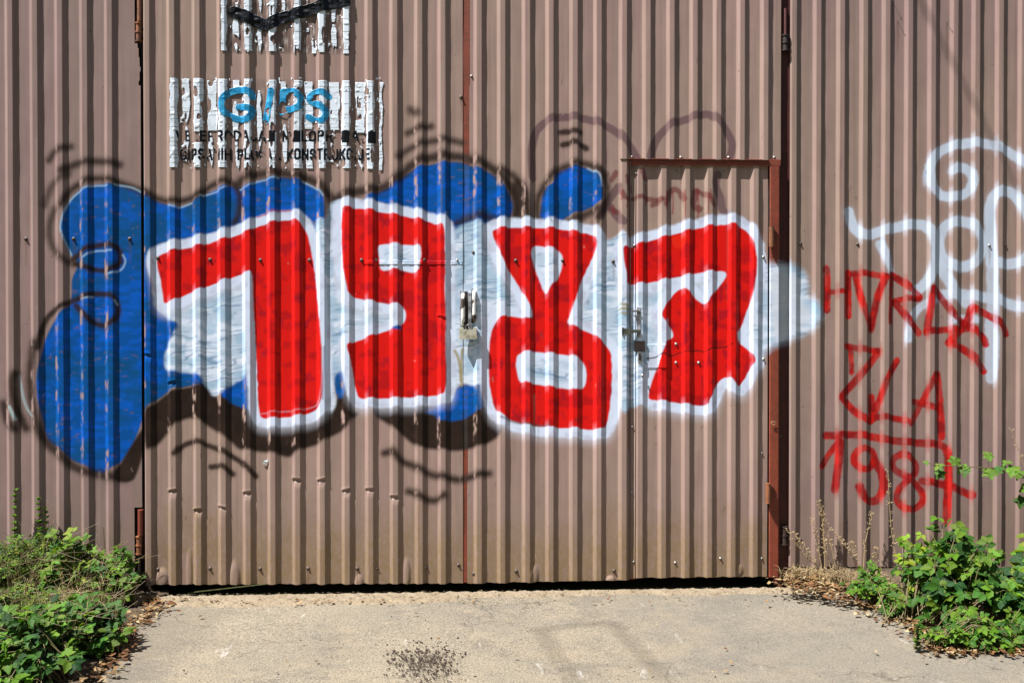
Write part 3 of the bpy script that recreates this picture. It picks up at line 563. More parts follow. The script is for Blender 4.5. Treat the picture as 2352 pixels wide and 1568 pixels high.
# hinge barrels in the gaps
def hinge(x, y0, y1, Y, parent, mat, r=.017, name='hinge', lip=True):
    P0, P1 = wp(x, y1, Y), wp(x, y0, Y); b = MB().tube([P0, P1], r, 12)
    if lip:
        for q in (.02, .5, .98):
            c = P0 + (P1-P0)*q; b.tube([c-np.array([0, 0, .003]), c+np.array([0, 0, .003])], r*1.28, 12)
    return b.build(name, mat, parent, False)
hinge(321, -90, 50, .004, bld, M_RUST, .012, 'hinge_pin', False); hinge(319, 53, 96, .002, bld, M_RUST, .013)
hinge(323, 1170, 1228, .004, bld, M_REDP, .013, 'hinge_pin', False); hinge(320, 1231, 1272, .006, bld, M_RUST, .013); hinge(321, 1274, 1335, .03, bld, M_BLACK, .012, 'hinge_pin', False)
hinge(1804, 20, 80, .012, bld, M_DKREDP, .008, 'hinge_pin', False); hinge(1804, 81, 117, .008, bld, M_BLACK, .014)
hinge(1802, 1208, 1250, .008, bld, M_BLACK, .013)

# ------------------------------------------------------------ gate leaves
YG = -.008; CSH[0] = 4.2
gl = empty('gate_leaf', (wp(700, 700)[0], YG, .04), 'left corrugated gate leaf with red figure one and nine, torn stickers above', 'gate')
gr = empty('gate_leaf', (wp(1400, 700)[0], YG, .04), 'right corrugated gate leaf with red eight and a small door cut in it', 'gate')
for g_ in (gl, gr): g_['group'] = 'leaves of the painted gate'
dents = [(395, 1127), (452, 1172), (510, 1169), (565, 1132), (679, 1104), (734, 1102), (790, 1125), (848, 1125), (905, 1143), (1013, 732), (340, 818), (395, 878)]
press = [(372, 1330, .036, .060, .007), (538, 1330, .030, .100, .006), (434, 1315, .018, .13, .003), (824, 1345, .026, .06, .006), (934, 1318, .020, .09, .004)]
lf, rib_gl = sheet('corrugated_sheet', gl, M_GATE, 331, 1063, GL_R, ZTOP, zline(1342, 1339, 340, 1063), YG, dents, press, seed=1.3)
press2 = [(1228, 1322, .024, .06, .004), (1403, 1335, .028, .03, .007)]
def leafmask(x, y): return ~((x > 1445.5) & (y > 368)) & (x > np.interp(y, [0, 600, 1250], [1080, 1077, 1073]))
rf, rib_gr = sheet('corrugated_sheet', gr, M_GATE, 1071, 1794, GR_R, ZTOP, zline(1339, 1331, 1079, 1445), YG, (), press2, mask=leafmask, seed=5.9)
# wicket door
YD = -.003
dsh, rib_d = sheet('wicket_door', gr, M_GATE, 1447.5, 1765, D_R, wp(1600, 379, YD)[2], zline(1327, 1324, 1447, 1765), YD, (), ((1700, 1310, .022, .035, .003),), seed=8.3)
dsh['label'] = 'small corrugated wicket door with the red seven painted on it'; dsh['_b'] = [float(v) for v in gr['_b']]
del dsh['_b']
# frames
def flatstrip(name, x0, x1, y0, y1, Y, parent, mat, dy=.004, n=3):
    a, b_ = wp(x0, y1, Y), wp(x1, y0, Y); zz = np.arange(a[2], b_[2]+.004, .004); xx = np.linspace(a[0], b_[0], n)
    Xg, Zg = np.meshgrid(xx, zz); I = np.arange(Xg.size).reshape(Xg.shape); Fc = np.stack([I[:-1, :-1], I[:-1, 1:], I[1:, 1:], I[1:, :-1]], -1).reshape(-1, 4)
    V = np.stack([Xg, Xg*0+Y, Zg], -1).reshape(-1, 3); A = paint_at(Xg, Zg, Xg*0, Xg*0).reshape(-1, 4); k = len(V)
    V2 = V.copy(); V2[:, 1] += dy; e = []
    bi = list(I[0, :]) + list(I[1:, -1]) + list(I[-1, -2::-1]) + list(I[-2:0:-1, 0])
    for i in range(len(bi)): a_, c_ = bi[i], bi[(i+1) % len(bi)]; e.append((c_, a_, a_+k, c_+k))
    return mk(name, np.vstack([V, V2]), np.vstack([Fc, np.array(e), (Fc[:, ::-1]+k)]), mat, parent, False, {'paint': np.vstack([A, A])})
flatstrip('edge_strip', 1058, 1083, -100, 1338, .006, gl, M_RED, n=8)
flatstrip('door_frame', 1766, 1791.5, 372, 1326, -.006, gr, M_RED, n=8)
flatstrip('frame_edge', 1446.5, 1449, 368, 1330, -.010, gr, M_BLACK, n=2)
flatstrip('frame_edge', 1440, 1460, 376, 1330, .010, gr, M_RED, n=4)
a, b_ = wp(1432, 377, .0), wp(1792, 366, .0)
MB().box((a[0], -.0065, a[2]-.004), (b_[0], .004, b_[2]-.002), .001).build('door_lintel', M_REDP, gr)
MB().box((wp(1424, 366)[0], -.012, wp(1424, 366)[2]-.001), (wp(1765, 366)[0], -.004, wp(1424, 366)[2]+.001), .0005).build('lintel_lip', M_BLACK, gr)
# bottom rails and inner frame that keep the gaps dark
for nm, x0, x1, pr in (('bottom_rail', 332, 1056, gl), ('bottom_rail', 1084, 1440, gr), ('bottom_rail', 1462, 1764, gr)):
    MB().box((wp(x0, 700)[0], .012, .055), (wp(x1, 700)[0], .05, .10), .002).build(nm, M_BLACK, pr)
# overlap lips of the lower sheets
def drape(name, x0, x1, y0, y1, off, ribs, Yc, parent, mat, amp=.0):
    xa, xb = wp(x0, y0, Yc)[0], wp(x1, y0, Yc)[0]; xs = np.arange(xa, xb, .002); za, zb = wp(x0, y1, Yc)[2], wp(x0, y0, Yc)[2]
    zs = np.linspace(za, zb, max(3, int((zb-za)/.002))); Xg, Zg = np.meshgrid(xs, zs); Hp, Sg = profile(Xg, ribs)
    Yg = Yc + DEP*(1-Hp) - off - amp*np.sin(Xg*90)**2*((Zg-za)/(zb-za) < .5)
    I = np.arange(Xg.size).reshape(Xg.shape); Fc = np.stack([I[:-1, :-1], I[:-1, 1:], I[1:, 1:], I[1:, :-1]], -1).reshape(-1, 4)
    V = np.stack([Xg, Yg, Zg], -1).reshape(-1, 3); k = len(V); V2 = V + np.array([0, off*.8, 0])
    bi = list(I[0, :]) + list(I[1:, -1]) + list(I[-1, -2::-1]) + list(I[-2:0:-1, 0]); e = [(bi[(i+1) % len(bi)], bi[i], bi[i]+k, bi[(i+1) % len(bi)]+k) for i in range(len(bi))]
    A = paint_at(Xg, Zg, Hp, Sg*.0).reshape(-1, 4)
    return mk(name, np.vstack([V, V2]), np.vstack([Fc, np.array(e)]), mat, parent, False, {'paint': np.vstack([A, A])})
drape('sheet_overlap', 838, 1062, 598, 607, .0014, rib_gl, YG, gl, M_GATE, .0006)
drape('repair_patch', 1482, 1540, 790, 845, .0022, rib_d, YD, dsh, M_GATE)

# screws (one mesh, every screw an object)
def screw_mesh(name, mat, r=.0052, h=.0055):
    bm = bmesh.new(); V = []
    prof = [(1.75, 0), (1.7, .12), (1.0, .22), (1.0, .75), (.7, 1.0), (0.001, 1.05)]
    b = MB(); n = 10; VV = []; FF = []
    for (q, z) in prof:
        for k in range(n): a = 2*math.pi*k/n; VV.append((q*r*math.cos(a), -z*h, q*r*math.sin(a)))
    for i in range(len(prof)-1):
        for k in range(n): FF.append((i*n+k, (i+1)*n+k, (i+1)*n+(k+1) % n, i*n+(k+1) % n))
    me = bpy.data.meshes.new(name); me.from_pydata(VV, [], FF); me.materials.append(mat)
    for p in me.polygons: p.use_smooth = True
    bm.free(); return me
ME_S, ME_Z = screw_mesh('screw', M_SCREW), screw_mesh('screw_zinc', M_ZINC, .0042, .005)
def screw(x, y, parent, ribs, Yc, zinc=False):
    P = wp(x, y, Yc); Y = float(surf_y(P[0], ribs, Yc)[0]) - .0006 if ribs else Yc
    o = bpy.data.objects.new('screw', ME_Z if zinc else ME_S); COL.objects.link(o); o.location = (P[0], Y, P[2]); o.rotation_euler = (0, random.uniform(0, 3), 0)
    par(o, parent); return o
for x, y in ((57, 548), (167, 548), (296, 548), (57, 1240), (167, 1240)): screw(x, y, bld, rib_l, 0)
for x, y in ((1840, 559), (2275, 563), (2311, 562), (1840, 1240), (1972, 560)): screw(x, y, bld, rib_r, 0, x in (2275,))
for x, y in ((361, 592), (481, 596), (597, 597), (710, 597), (830, 597), (864, 597), (974, 597), (1050, 597), (1059, 222), (361, 1308), (481, 1306), (596, 1307), (707, 1306), (820, 1306), (866, 1306), (979, 1304), (1053, 1298)): screw(x, y, gl, rib_gl, YG, x == 1050 and y < 700)
for x, y in ((1088, 579), (1185, 598), (1293, 598), (1409, 600), (1186, 1312), (1411, 1311), (1088, 1318), (1452, 360), (1565, 361), (1675, 361), (1780, 361), (1083, 174)): screw(x, y, gr, rib_gr, YG, y < 400)
for x, y in ((1461, 398), (1555, 394), (1661, 393), (1458, 564), (1453, 980), (1451, 1130), (1456, 1291), (1552, 1293), (1656, 1283), (1751, 1283), (1755, 825), (1751, 1041), (1554, 790), (1554, 833), (1606, 833), (1488, 800), (1476, 862), (1755, 590)): screw(x, y, dsh, rib_d, YD, True)
# nails sticking out on the right wall
for x, y in ((2052, 2), (2064, 48), (2177, 51)):
    P = wp(x, y, 0); Y = float(surf_y(P[0], rib_r, 0)[0])
    MB().tube([(P[0], Y, P[2]), (P[0]+.001, Y-.018, P[2]+.002)], .0012, 6).tube([(P[0]+.001, Y-.018, P[2]+.002), (P[0]+.001, Y-.0195, P[2]+.002)], .003, 8).build('nail', M_ZINC, bld)

# wicket hinges
for x, y0, y1 in ((1772, 521, 567), (1764, 1109, 1155)):
    h = hinge(x, y0, y1, -.022, gr, M_RUST, .0125, 'door_hinge', False); 
    MB().box(wp(x-3, y0+4, -.022)+np.array([0, .006, 0]), wp(x+12, y1-4, -.022)+np.array([0, .013, 0]), .001).build('hinge_plate', M_REDP, gr)
# wire loop on the red strip
P = wp(1776, 971, -.01); MB().tube([P+np.array([.012*math.cos(a), -.004, .008*math.sin(a)]) for a in np.linspace(0, 5.4, 14)], .0014, 6).build('wire_loop', M_STRAW, gr)

# latch of the wicket door
b = MB(); b.box(wp(1431, 754, -.004), wp(1446, 767, -.004)+np.array([0, -.006, 0]), .001); b.box(wp(1446, 757, -.006), wp(1470, 764, -.006)+np.array([0, -.008, 0]), .001)
b.tube([wp(1430, 752, -.009), wp(1430, 769, -.009)], .004, 8); b.tube([wp(1447, 750, -.010), wp(1447, 770, -.010)], .0045, 8)
lt = b.build('latch', M_SHACKLE, gr)
MB().box(wp(1462, 706, -.002), wp(1471, 775, -.002)+np.array([0, -.004, 0]), .001).build('latch_plate', M_PLATE, gr)
MB().tube([wp(1452, 714, -.009), wp(1468, 714, -.009)], .0045, 8).tube([wp(1456, 726, -.007), wp(1466, 726, -.007)], .0035, 8).build('latch_bolt', M_SHACKLE, gr)
MB().box(wp(1457, 783, -.0), wp(1481, 808, -.0)+np.array([0, -.004, 0]), .001).build('lock_plate', M_BLACK, gr)
b = MB().box(wp(1464, 808, -.0), wp(1475, 831, -.0)+np.array([0, -.007, 0]), .001); b.build('keyhole_plate', M_PLATE, gr)
MB().box(wp(1467, 812, -.0085), wp(1472, 828, -.0085)+np.array([0, -.001, 0])).build('keyhole', M_BLACK, gr)

# main handles
def handle(x, y0, y1, parent, Y=-.012):
    A, B = wp(x, y1, Y), wp(x, y0, Y); inn = np.array([0, .014, 0])
    pts = [A+inn, A+inn*.35+np.array([0, 0, .002]), A+np.array([0, 0, .012])] + [A+(B-A)*t for t in (.25, .5, .75)] + [B-np.array([0, 0, .012]), B+inn*.35-np.array([0, 0, .002]), B+inn]
    MB().tube([Vector(p) for p in pts], .0098, 12).build('handle', M_ROD, parent, True)
handle(1063.5, 677, 744, gl); handle(1089.5, 669, 736, gr)
MB().box(wp(1056, 668, .0), wp(1072, 752, .0)+np.array([0, -.003, 0]), .001).build('handle_plate', M_PLATE, gl)
MB().box(wp(1067.5, 670, -.006), wp(1075, 762, -.006)+np.array([0, -.003, 0]), .0008).build('slot_cover', M_BLACK, gl)
MB().box(wp(1083, 664, -.002), wp(1098, 742, -.002)+np.array([0, .004, 0]), .001).build('handle_plate', M_BLACK, gr)
MB().box(wp(1075.5, 672, -.012), wp(1083, 755, -.012)+np.array([0, .010, 0]), .0015).build('hasp', M_PLATE, gr)
pk = empty('padlock', wp(1076, 778, -.07), 'flat pale metal padlock hanging below the pull handles in the middle of the gate', 'padlock')
A, B = wp(1054, 779, -.03), wp(1096, 752, -.03)
bmv = [(-.5, -.5), (.5, -.5), (.47, .5), (.30, .5), (.26, .32), (-.22, .32), (-.26, .5), (-.47, .5)]
cx, cz, w, h = (A[0]+B[0])/2, (A[2]+B[2])/2, (B[0]-A[0]), (B[2]-A[2]); V = []; n = len(bmv)
for Yq, s in ((-.029, .96), (-.027, 1), (-.013, 1), (-.011, .96)):
    for (u, v) in bmv: V.append((cx+u*w*s, Yq, cz+v*h*s+.001*u))
Fc = [tuple(range(n)), tuple(range(4*n-1, 3*n-1, -1))] + [(i*n+k, i*n+(k+1) % n, (i+1)*n+(k+1) % n, (i+1)*n+k) for i in range(3) for k in range(n)]
mk('lock_body', V, [tuple(reversed(f)) for f in Fc], M_LOCK, pk)
sp = [(-.011, -.002), (-.011, .016), (-.008, .024), (0, .028), (.008, .024), (.011, .016), (.011, -.002)]
MB().tube([(cx+u, -.0195, cz+h*.32+v-.004) for u, v in sp], .0038, 8).build('shackle', M_SHACKLE, pk, True)

# scrap of foil
P = wp(614, 1060, YG); r = rib_gl; Y = float(surf_y(P[0], r, YG)[0])-.004
V = []; ol = [(-12, 4), (-9, -2), (-3, -3), (3, -6), (9, -9), (11, -5), (8, -1), (3, 2), (-2, 5), (-4, 9), (-7, 9), (-9, 6)]
for k, (u, v) in enumerate(ol): V.append((P[0]+u*.0021, Y-.002*(k % 2), P[2]-v*.0021))
V.append((P[0], Y-.004, P[2])); V += [(x, y+.001, z) for x, y, z in V]; n = len(ol); q = n+1
Fc = [(k, (k+1) % n, n) for k in range(n)] + [((k+1) % n+q, k+q, n+q) for k in range(n)] + [((k+1) % n, k, k+q, (k+1) % n+q) for k in range(n)]
tag(mk('foil_scrap', V, Fc, M_FOIL), 'tiny torn scrap of silver foil stuck on the gate below the red figure one', 'scrap')

# ------------------------------------------------------------ torn vinyl stickers
GL = {'A': ([[(0, 1), (.42, 0), (.58, 0), (1, 1)], [(.2, .66), (.8, .66)]], 1), 'V': ([[(0, 0), (.45, 1), (.55, 1), (1, 0)]], 1), 'E': ([[(1, 0), (0, 0), (0, 1), (1, 1)], [(0, .48), (.85, .48)]], .8),
      'L': ([[(0, 0), (0, 1), (1, 1)]], .75), 'P': ([[(0, 1), (0, 0), (.75, 0), (1, .12), (1, .42), (.75, .55), (0, .55)]], .9), 'R': ([[(0, 1), (0, 0), (.75, 0), (1, .12), (1, .40), (.75, .52), (0, .52)], [(.6, .52), (1, 1)]], .95),
      'O': ([[(.3, 0), (.7, 0), (1, .2), (1, .8), (.7, 1), (.3, 1), (0, .8), (0, .2), (.3, 0)]], .95), 'D': ([[(0, 0), (.65, 0), (1, .2), (1, .8), (.65, 1), (0, 1), (0, 0)]], .95), 'J': ([[(1, 0), (1, .8), (.7, 1), (.3, 1), (0, .8), (0, .65)]], .75),
      'I': ([[(.5, 0), (.5, 1)]], .15), 'M': ([[(0, 1), (0, 0), (.5, .8), (1, 0), (1, 1)]], 1.25), 'N': ([[(0, 1), (0, 0), (1, 1), (1, 0)]], 1), 'G': ([[(1, .25), (.75, 0), (.25, 0), (0, .2), (0, .8), (.25, 1), (.75, 1), (1, .8), (1, .55), (.6, .55)]], .95),
      'S': ([[(1, .2), (.7, 0), (.3, 0), (0, .18), (.05, .38), (.95, .6), (1, .82), (.7, 1), (.3, 1), (0, .8)]], .9), 'H': ([[(0, 0), (0, 1)], [(1, 0), (1, 1)], [(0, .5), (1, .5)]], .95), 'K': ([[(0, 0), (0, 1)], [(1, 0), (.1, .55)], [(.35, .42), (1, 1)]], .95),
      'T': ([[(0, 0), (1, 0)], [(.5, 0), (.5, 1)]], .85), 'U': ([[(0, 0), (0, .8), (.3, 1), (.7, 1), (1, .8), (1, 0)]], .95), 'C': ([[(1, .22), (.75, 0), (.25, 0), (0, .2), (0, .8), (.25, 1), (.75, 1), (1, .78)]], .9), ' ': ([], .35)}
GL['Č'] = (GL['C'][0] + [[(.25, -.28), (.5, -.14), (.75, -.28)]], .9)
def text_strokes(txt, x0, x1, ytop, ybot, r):
    h = ybot-ytop-2*r; adv = [GL[c][1] for c in txt]; gap = .62; tot = sum(adv)+gap*(len(txt)-1); u = (x1-x0-2*r)/tot; x = x0+r; out = []
    for c, a in zip(txt, adv):
        for P in GL[c][0]: out.append([(x+px_*a*u, ytop+r+py_*h) for px_, py_ in P])
        x += (a+gap)*u
    return out
RES = 1.25
def sticker(name, label, x0, x1, y0, y1, strips, blacks, blues, texts, blocks=(), seed=0):
    nx, ny = int((x1-x0)*RES)+1, int((y1-y0)*RES)+1
    gx, gy = np.meshgrid(x0+np.arange(nx)/RES, y0+np.arange(ny)/RES)
    rs = np.random.default_rng(seed)
    def n1(y, s): return np.interp(y, np.linspace(y0-5, y1+5, int((y1-y0)/s)+3), rs.random(int((y1-y0)/s)+3)-.5)
    M = np.zeros(gx.shape, bool); crack = np.zeros(gx.shape, bool)
    for (a, b_, t, bt, ty) in strips:
        el = a + n1(gy, 16)*3.0 + n1(gy, 5)*.8; er = b_ + n1(gy, 18)*5 + n1(gy, 5)*1.2
        tt = np.clip((gy-t)/(bt-t), 0, 1)
        if ty == 'l': c = (a+b_)/2+(tt-.3)*3; wd = (b_-a)/2*np.clip(np.sin(np.pi*np.clip(tt*.85+.12, 0, 1))*1.15, 0, 1); el = c-wd+n1(gy, 9)*1.5; er = c+wd+n1(gy, 9)*1.5
        M |= (gx > el) & (gx < er) & (gy >= t) & (gy <= bt)
    def segd(P, r, out, q=0):
        P = catmull(P, False, 5)
        for a, b_ in zip(P[:-1], P[1:]):
            d = b_-a; L = max(d@d, 1e-6); t = np.clip(((gx-a[0])*d[0]+(gy-a[1])*d[1])/L, 0, 1)
            out |= np.hypot(gx-a[0]-t*d[0], gy-a[1]-t*d[1]) < r
    BK = np.zeros(gx.shape, bool); BL = np.zeros(gx.shape, bool)
    for P, r in blacks: segd(P, r, BK)
    for P, r in blues: segd(P, r, BL)
    for (a, b_, c, d) in blocks: BK |= (gx > a) & (gx < b_) & (gy > c) & (gy < d)
    TX = np.zeros(gx.shape, bool)
    for (t, a, b_, c, d) in texts:
        for P in text_strokes(t, a, b_, c, d, 2.5):
            for p, q in zip(P[:-1], P[1:]):
                p = np.array(p); q = np.array(q); dd = q-p; L = max(dd@dd, 1e-6); tt = np.clip(((gx-p[0])*dd[0]+(gy-p[1])*dd[1])/L, 0, 1)
                TX |= np.maximum(np.abs(gx-p[0]-tt*dd[0])*1.0, np.abs(gy-p[1]-tt*dd[1])*1.0) < 2.4
    keepn = samp(vnoise(26, 16, 90+seed, 2), gx, gy); TXk = TX & (M | (keepn > .47)); BLk = BL & (M | (keepn > .33))
    M &= ~((samp(vnoise(11, 30, 180+seed, 2), gx, gy) > .70) & (gx > x0+22)); M |= (samp(vnoise(7, 10, 190+seed, 2), gx, gy) > .80) & (gx > x0+4) & (gx < x1-4) & (gy < y1-4)
    keep = M | TXk | BLk | BK
    col = np.zeros(gx.shape+(4,), np.float32); col[..., :3] = (.76, .84, .95); col[..., 3] = 1
    for k in range(int((y1-y0)/9)):
        yy = y0 + (k+.5)*9 + rs.uniform(-3, 3); ln = np.abs(gy-(yy+n1(gx*(y1-y0)/(x1-x0)+y0, 12)*3)) < .55
        col[ln & (samp(vnoise(30, 8, 120+k, 1), gx, gy) > .5)] = (.22, .23, .24, 1)
    sd = samp(vnoise(18, 12, 77, 2), gx, gy); col[(sd > .62)] *= (.85, .86, .85, 1)
    col[BLk] = (.045, .34, .62, 1); col[BLk & (sd > .55)] = (.02, .25, .50, 1); col[TXk | BK] = (.004, .005, .008, 1)
    x_, z_ = np.zeros(gx.shape), np.zeros(gx.shape)
    d = FW*F + RT*(gx[..., None]-W0/2) - UP*(gy[..., None]-H0/2); P = CAMP + d*((YG-CAMP[1])/d[..., 1])[..., None]
    Hh, _ = profile(P[..., 0], rib_gl); curl = samp(vnoise(12, 9, 140+seed, 2), gx, gy)
    Hh = (Hh+np.roll(Hh, 1, 1)+np.roll(Hh, -1, 1))/3; P[..., 1] = YG + DEP*(1-Hh) - .0026 - .0016*sstep(.6, .9, curl) - .002*samp(vnoise(20, 14, 170, 1), gx, gy)*BLk - .006*BK*samp(vnoise(14, 9, 171, 2), gx, gy)*(y1 < 150)
    I = np.arange(gx.size).reshape(gx.shape); Fc = np.stack([I[:-1, :-1], I[1:, :-1], I[1:, 1:], I[:-1, 1:]], -1).reshape(-1, 4)
    kk = keep.ravel()[Fc].sum(1) >= 3; Fc = Fc[kk]; V = P.reshape(-1, 3); used = np.unique(Fc); rm = np.full(len(V), -1); rm[used] = np.arange(len(used))
    V = V[used]; Fc = rm[Fc]; C = col.reshape(-1, 4)[used]
    o = mk(name, V, Fc[:, ::-1], M_VINYL, None, False, {'paint': C}); md = o.modifiers.new('thickness', 'SOLIDIFY'); md.thickness = .0006; md.offset = 1
    return tag(o, label, 'sticker', 'torn vinyl stickers on the gate')
S1 = [(390, 408, 179, 385, 'f'), (416, 435, 180, 283, 'l'), (416, 435, 180, 235, 'f'), (445, 465, 180, 303, 'f'), (445, 463, 327, 385, 'f'), (476, 498, 184, 300, 'f'), (501, 520, 182, 385, 'f'), (534, 550, 183, 201, 'f'), (533, 547, 232, 340, 'l'), (560, 577, 182, 386, 'f'),
      (589, 601, 207, 350, 'l'), (618, 634, 184, 386, 'f'), (645, 657, 187, 208, 'f'), (675, 694, 185, 387, 'f'), (698, 717, 187, 296, 'f'), (732, 750, 185, 387, 'f'), (756, 780, 188, 298, 'f'), (784, 804, 186, 387, 'f'), (816, 838, 188, 305, 'f'), (822, 835, 335, 390, 'l'), (842, 859, 186, 389, 'f'), (871, 879, 188, 391, 'f'),
      (478, 488, 305, 385, 'l'), (540, 549, 335, 388, 'l'), (703, 718, 325, 387, 'f'), (648, 659, 285, 388, 'l'), (424, 432, 290, 345, 'l')]
blue1 = [([(580, 222), (572, 210), (552, 207), (528, 212), (512, 225), (508, 240), (514, 256), (530, 268), (553, 274), (572, 270), (578, 252), (560, 246), (548, 246)], 8), ([(622, 209), (618, 235), (613, 262), (611, 276)], 8),
         ([(650, 210), (648, 235), (647, 258)], 8), ([(650, 212), (672, 210), (690, 224), (688, 242), (672, 250), (652, 252)], 8), ([(755, 222), (740, 211), (722, 213), (710, 224), (716, 234), (734, 242), (748, 256), (742, 274), (724, 277), (708, 268)], 7.5)]
sticker('torn_sticker', 'torn white vinyl lettering sheet with blue word GIPS and two black text lines', 388, 882, 178, 391, S1, (), blue1,
        [('VELEPRODAJA I MALOPRODAJA', 403, 862, 299, 325), ('GIPSANIH PLOČA I KONSTRUKCIJE', 412, 850, 341, 368)], ((617, 632, 299, 326), (674, 690, 300, 327), (784, 802, 301, 328), (845, 864, 302, 330)), 1)
S2 = [(508, 520, -60, 117, 'f'), (533, 548, 38, 118, 'l'), (535, 547, -60, 20, 'l'), (561, 578, -60, 117, 'f'), (590, 600, 55, 120, 'l'), (592, 600, -40, 30, 'l'), (618, 634, -60, 119, 'f'), (675, 691, -60, 121, 'f'), (708, 726, 106, 123, 'f'), (712, 720, 93, 106, 'l'), (730, 748, 20, 121, 'f'), (760, 773, 56, 119, 'l'), (761, 770, 15, 50, 'f'), (788, 803, -60, 124, 'f'), (645, 655, -60, 30, 'l'), (735, 742, -60, 0, 'f')]
sticker('torn_sticker', 'torn white vinyl strips with a black swoosh mark at the top edge of the photo', 506, 805, -60, 126, S2, [([(537, 27), (560, 36), (590, 50), (612, 57), (635, 46), (670, 34), (705, 24), (740, 12), (775, 6), (795, 2)], 14)], (), (), (), 4)

# ------------------------------------------------------------ ground
def grid(name, x0, x1, y0, y1, nx, ny, fz, mat, kind=None, label=None, mask=None):
    xs = np.linspace(x0, x1, nx) if nx > 0 else x0; ys = np.linspace(y0, y1, ny); X, Y = np.meshgrid(xs, ys); Z = fz(X, Y)
    I = np.arange(X.size).reshape(X.shape); Fc = np.stack([I[:-1, :-1], I[:-1, 1:], I[1:, 1:], I[1:, :-1]], -1).reshape(-1, 4); V = np.stack([X, Y, Z], -1).reshape(-1, 3)
    if mask is not None:
        c = V[Fc].mean(1); Fc = Fc[mask(c[:, 0], c[:, 1])]
        used = np.unique(Fc); rm = np.full(len(V), -1); rm[used] = np.arange(len(used)); V = V[used]; Fc = rm[Fc]
    o = mk(name, V, Fc, mat, None, True); 
    if kind: o['kind'] = kind
    return o
def gz(X, Y): return .004*fbm2(X, Y, 2.0, 1.0)*np.clip(-Y*2, 0, 1) - .035*sstep(-.06, -.01, Y)
MB().add([(-300, -300, -.012), (300, -300, -.012), (300, 300, -.012), (-300, 300, -.012)], [(0, 1, 2, 3)]).build('ground', M_GRASS)['kind'] = 'structure'
grid('concrete_apron', -4.2, 4.2, -2.9, .3, 300, 240, gz, M_GROUND, 'structure')
grid('sky_blocking_bank', -45, 45, -32, -8, 90, 40, lambda X, Y: -.02 + 14*sstep(-9, -26, Y) + .5*fbm2(X, Y, .6, 2)*sstep(-9, -14, Y), M_GRASS, 'structure')  # unseen bank added behind the camera to hold sky light off the wall
def wav(X, s): return .012*np.sin(X*9+s)+.008*np.sin(X*23+s*2)+.006*np.sin(X*61+s)
xL, xR = gp(300, 1350)[0], gp(1830, 1345)[0]
def edgeY(X): return np.where(X < 0, -.21, -.155) + wav(X, 1.)*.8 + .02*np.sin(X*2)
def sandz(X, Y):
    e = edgeY(X); d = np.clip((Y-e)/.03, 0, 1); r = RNG.random(X.shape)
    return -.006 + d*(.013+.003*fbm2(X, Y, 30, 2.)+.0045*r) - .030*sstep(-.055, -.015, Y+.008*fbm2(X, Y*0, 16, 3)) + .003*fbm2(X, Y, 70, 5)
grid('threshold_strip', xL-.1, xR+.15, -.27, .12, 700, 70, sandz, M_SAND, 'structure')
# soil beds left and right
def blob(P):
    P = catmull(P, True, 4)
    def inside(X, Y):
        s = np.zeros(X.shape, bool)
        for i in range(len(P)):
            a, b_ = P[i], P[(i+1) % len(P)]
            if a[1] == b_[1]: continue
            c = ((Y >= min(a[1], b_[1])) & (Y < max(a[1], b_[1]))); s ^= c & (X > a[0]+(Y-a[1])/(b_[1]-a[1])*(b_[0]-a[0]))
        return s
    return inside
def G2(x, y): p = gp(x, y); return (p[0], p[1])
LB = [(-4, .3), G2(328, 1345), G2(345, 1375), G2(372, 1405), G2(300, 1440), G2(300, 1480), G2(280, 1520), G2(240, 1568), G2(200, 1640), (-1.6, -2.0), (-4, -2.2)]
RB = [G2(1805, 1320), G2(1780, 1338), G2(1880, 1352), G2(1985, 1375), G2(2040, 1410), G2(2110, 1450), G2(2150, 1490), G2(2250, 1480), G2(2352, 1500), (4, -1.1), (4, .3)]
inL, inR = blob(LB), blob(RB)
def rise(X, Y):
    k = sstep(-.55, -.03, Y); return k*np.where(X > 0, .072*sstep(1.16, 1.55, X), .050*sstep(-1.70, -1.95, X) if False else .050*(1-sstep(-1.98, -1.66, X)))
def soilz(X, Y): return .006+.006*fbm2(X, Y, 14, 3)+.008*RNG.random(X.shape)+rise(X, Y)
def gs(x, y):                                # point of the soil / apron seen at x, y
    Z = 0.0
    for _ in range(12):
        g = gp(x, y, Z); Z = .5*Z + .5*float(rise(np.float64(g[0]), np.float64(g[1]))) 
    g = gp(x, y, Z); 
    if g[1] > -.035: g[1] = -.035
    g[2] = Z; return g
def jit(f): return lambda X, Y: f(X+.03*fbm2(X, Y, 26, 1), Y+.03*fbm2(X, Y, 22, 4))
grid('soil', -4, -1.3, -2.2, .05, 300, 240, soilz, M_SOIL, 'structure', mask=jit(inL))
grid('soil', 1.2, 4, -1.3, .05, 300, 160, soilz, M_SOIL, 'structure', mask=jit(inR))

# ------------------------------------------------------------ plants
def leaf_t(kind):
    if kind == 'oval':   t = [0, .12, .3, .5, .7, .86, 1]; w = [0.02, .22, .34, .35, .25, .11, 0.0]; ser = .035
    elif kind == 'small': t = [0, .3, .7, 1]; w = [.03, .30, .26, 0]; ser = 0
    else: t = [0, .25, .6, 1]; w = [.1, .35, .3, .02]; ser = .05
    V = []; F_ = []
    for i, (a, b) in enumerate(zip(t, w)):
        s = b + (ser if i % 2 else -ser)*(0 < i < len(t)-1); dz = -.18*a*a
        V += [(a, -s, dz+.18*s), (a, -s*.5, dz+.05*s), (a, 0, dz), (a, s*.5, dz+.05*s), (a, s, dz+.18*s)]
    for i in range(len(t)-1):
        for k in range(4): F_.append((i*5+k, (i+1)*5+k, (i+1)*5+k+1, i*5+k+1))
    return np.array(V), np.array(F_)
TV = {k: leaf_t(k) for k in ('oval', 'small', 'dry')}
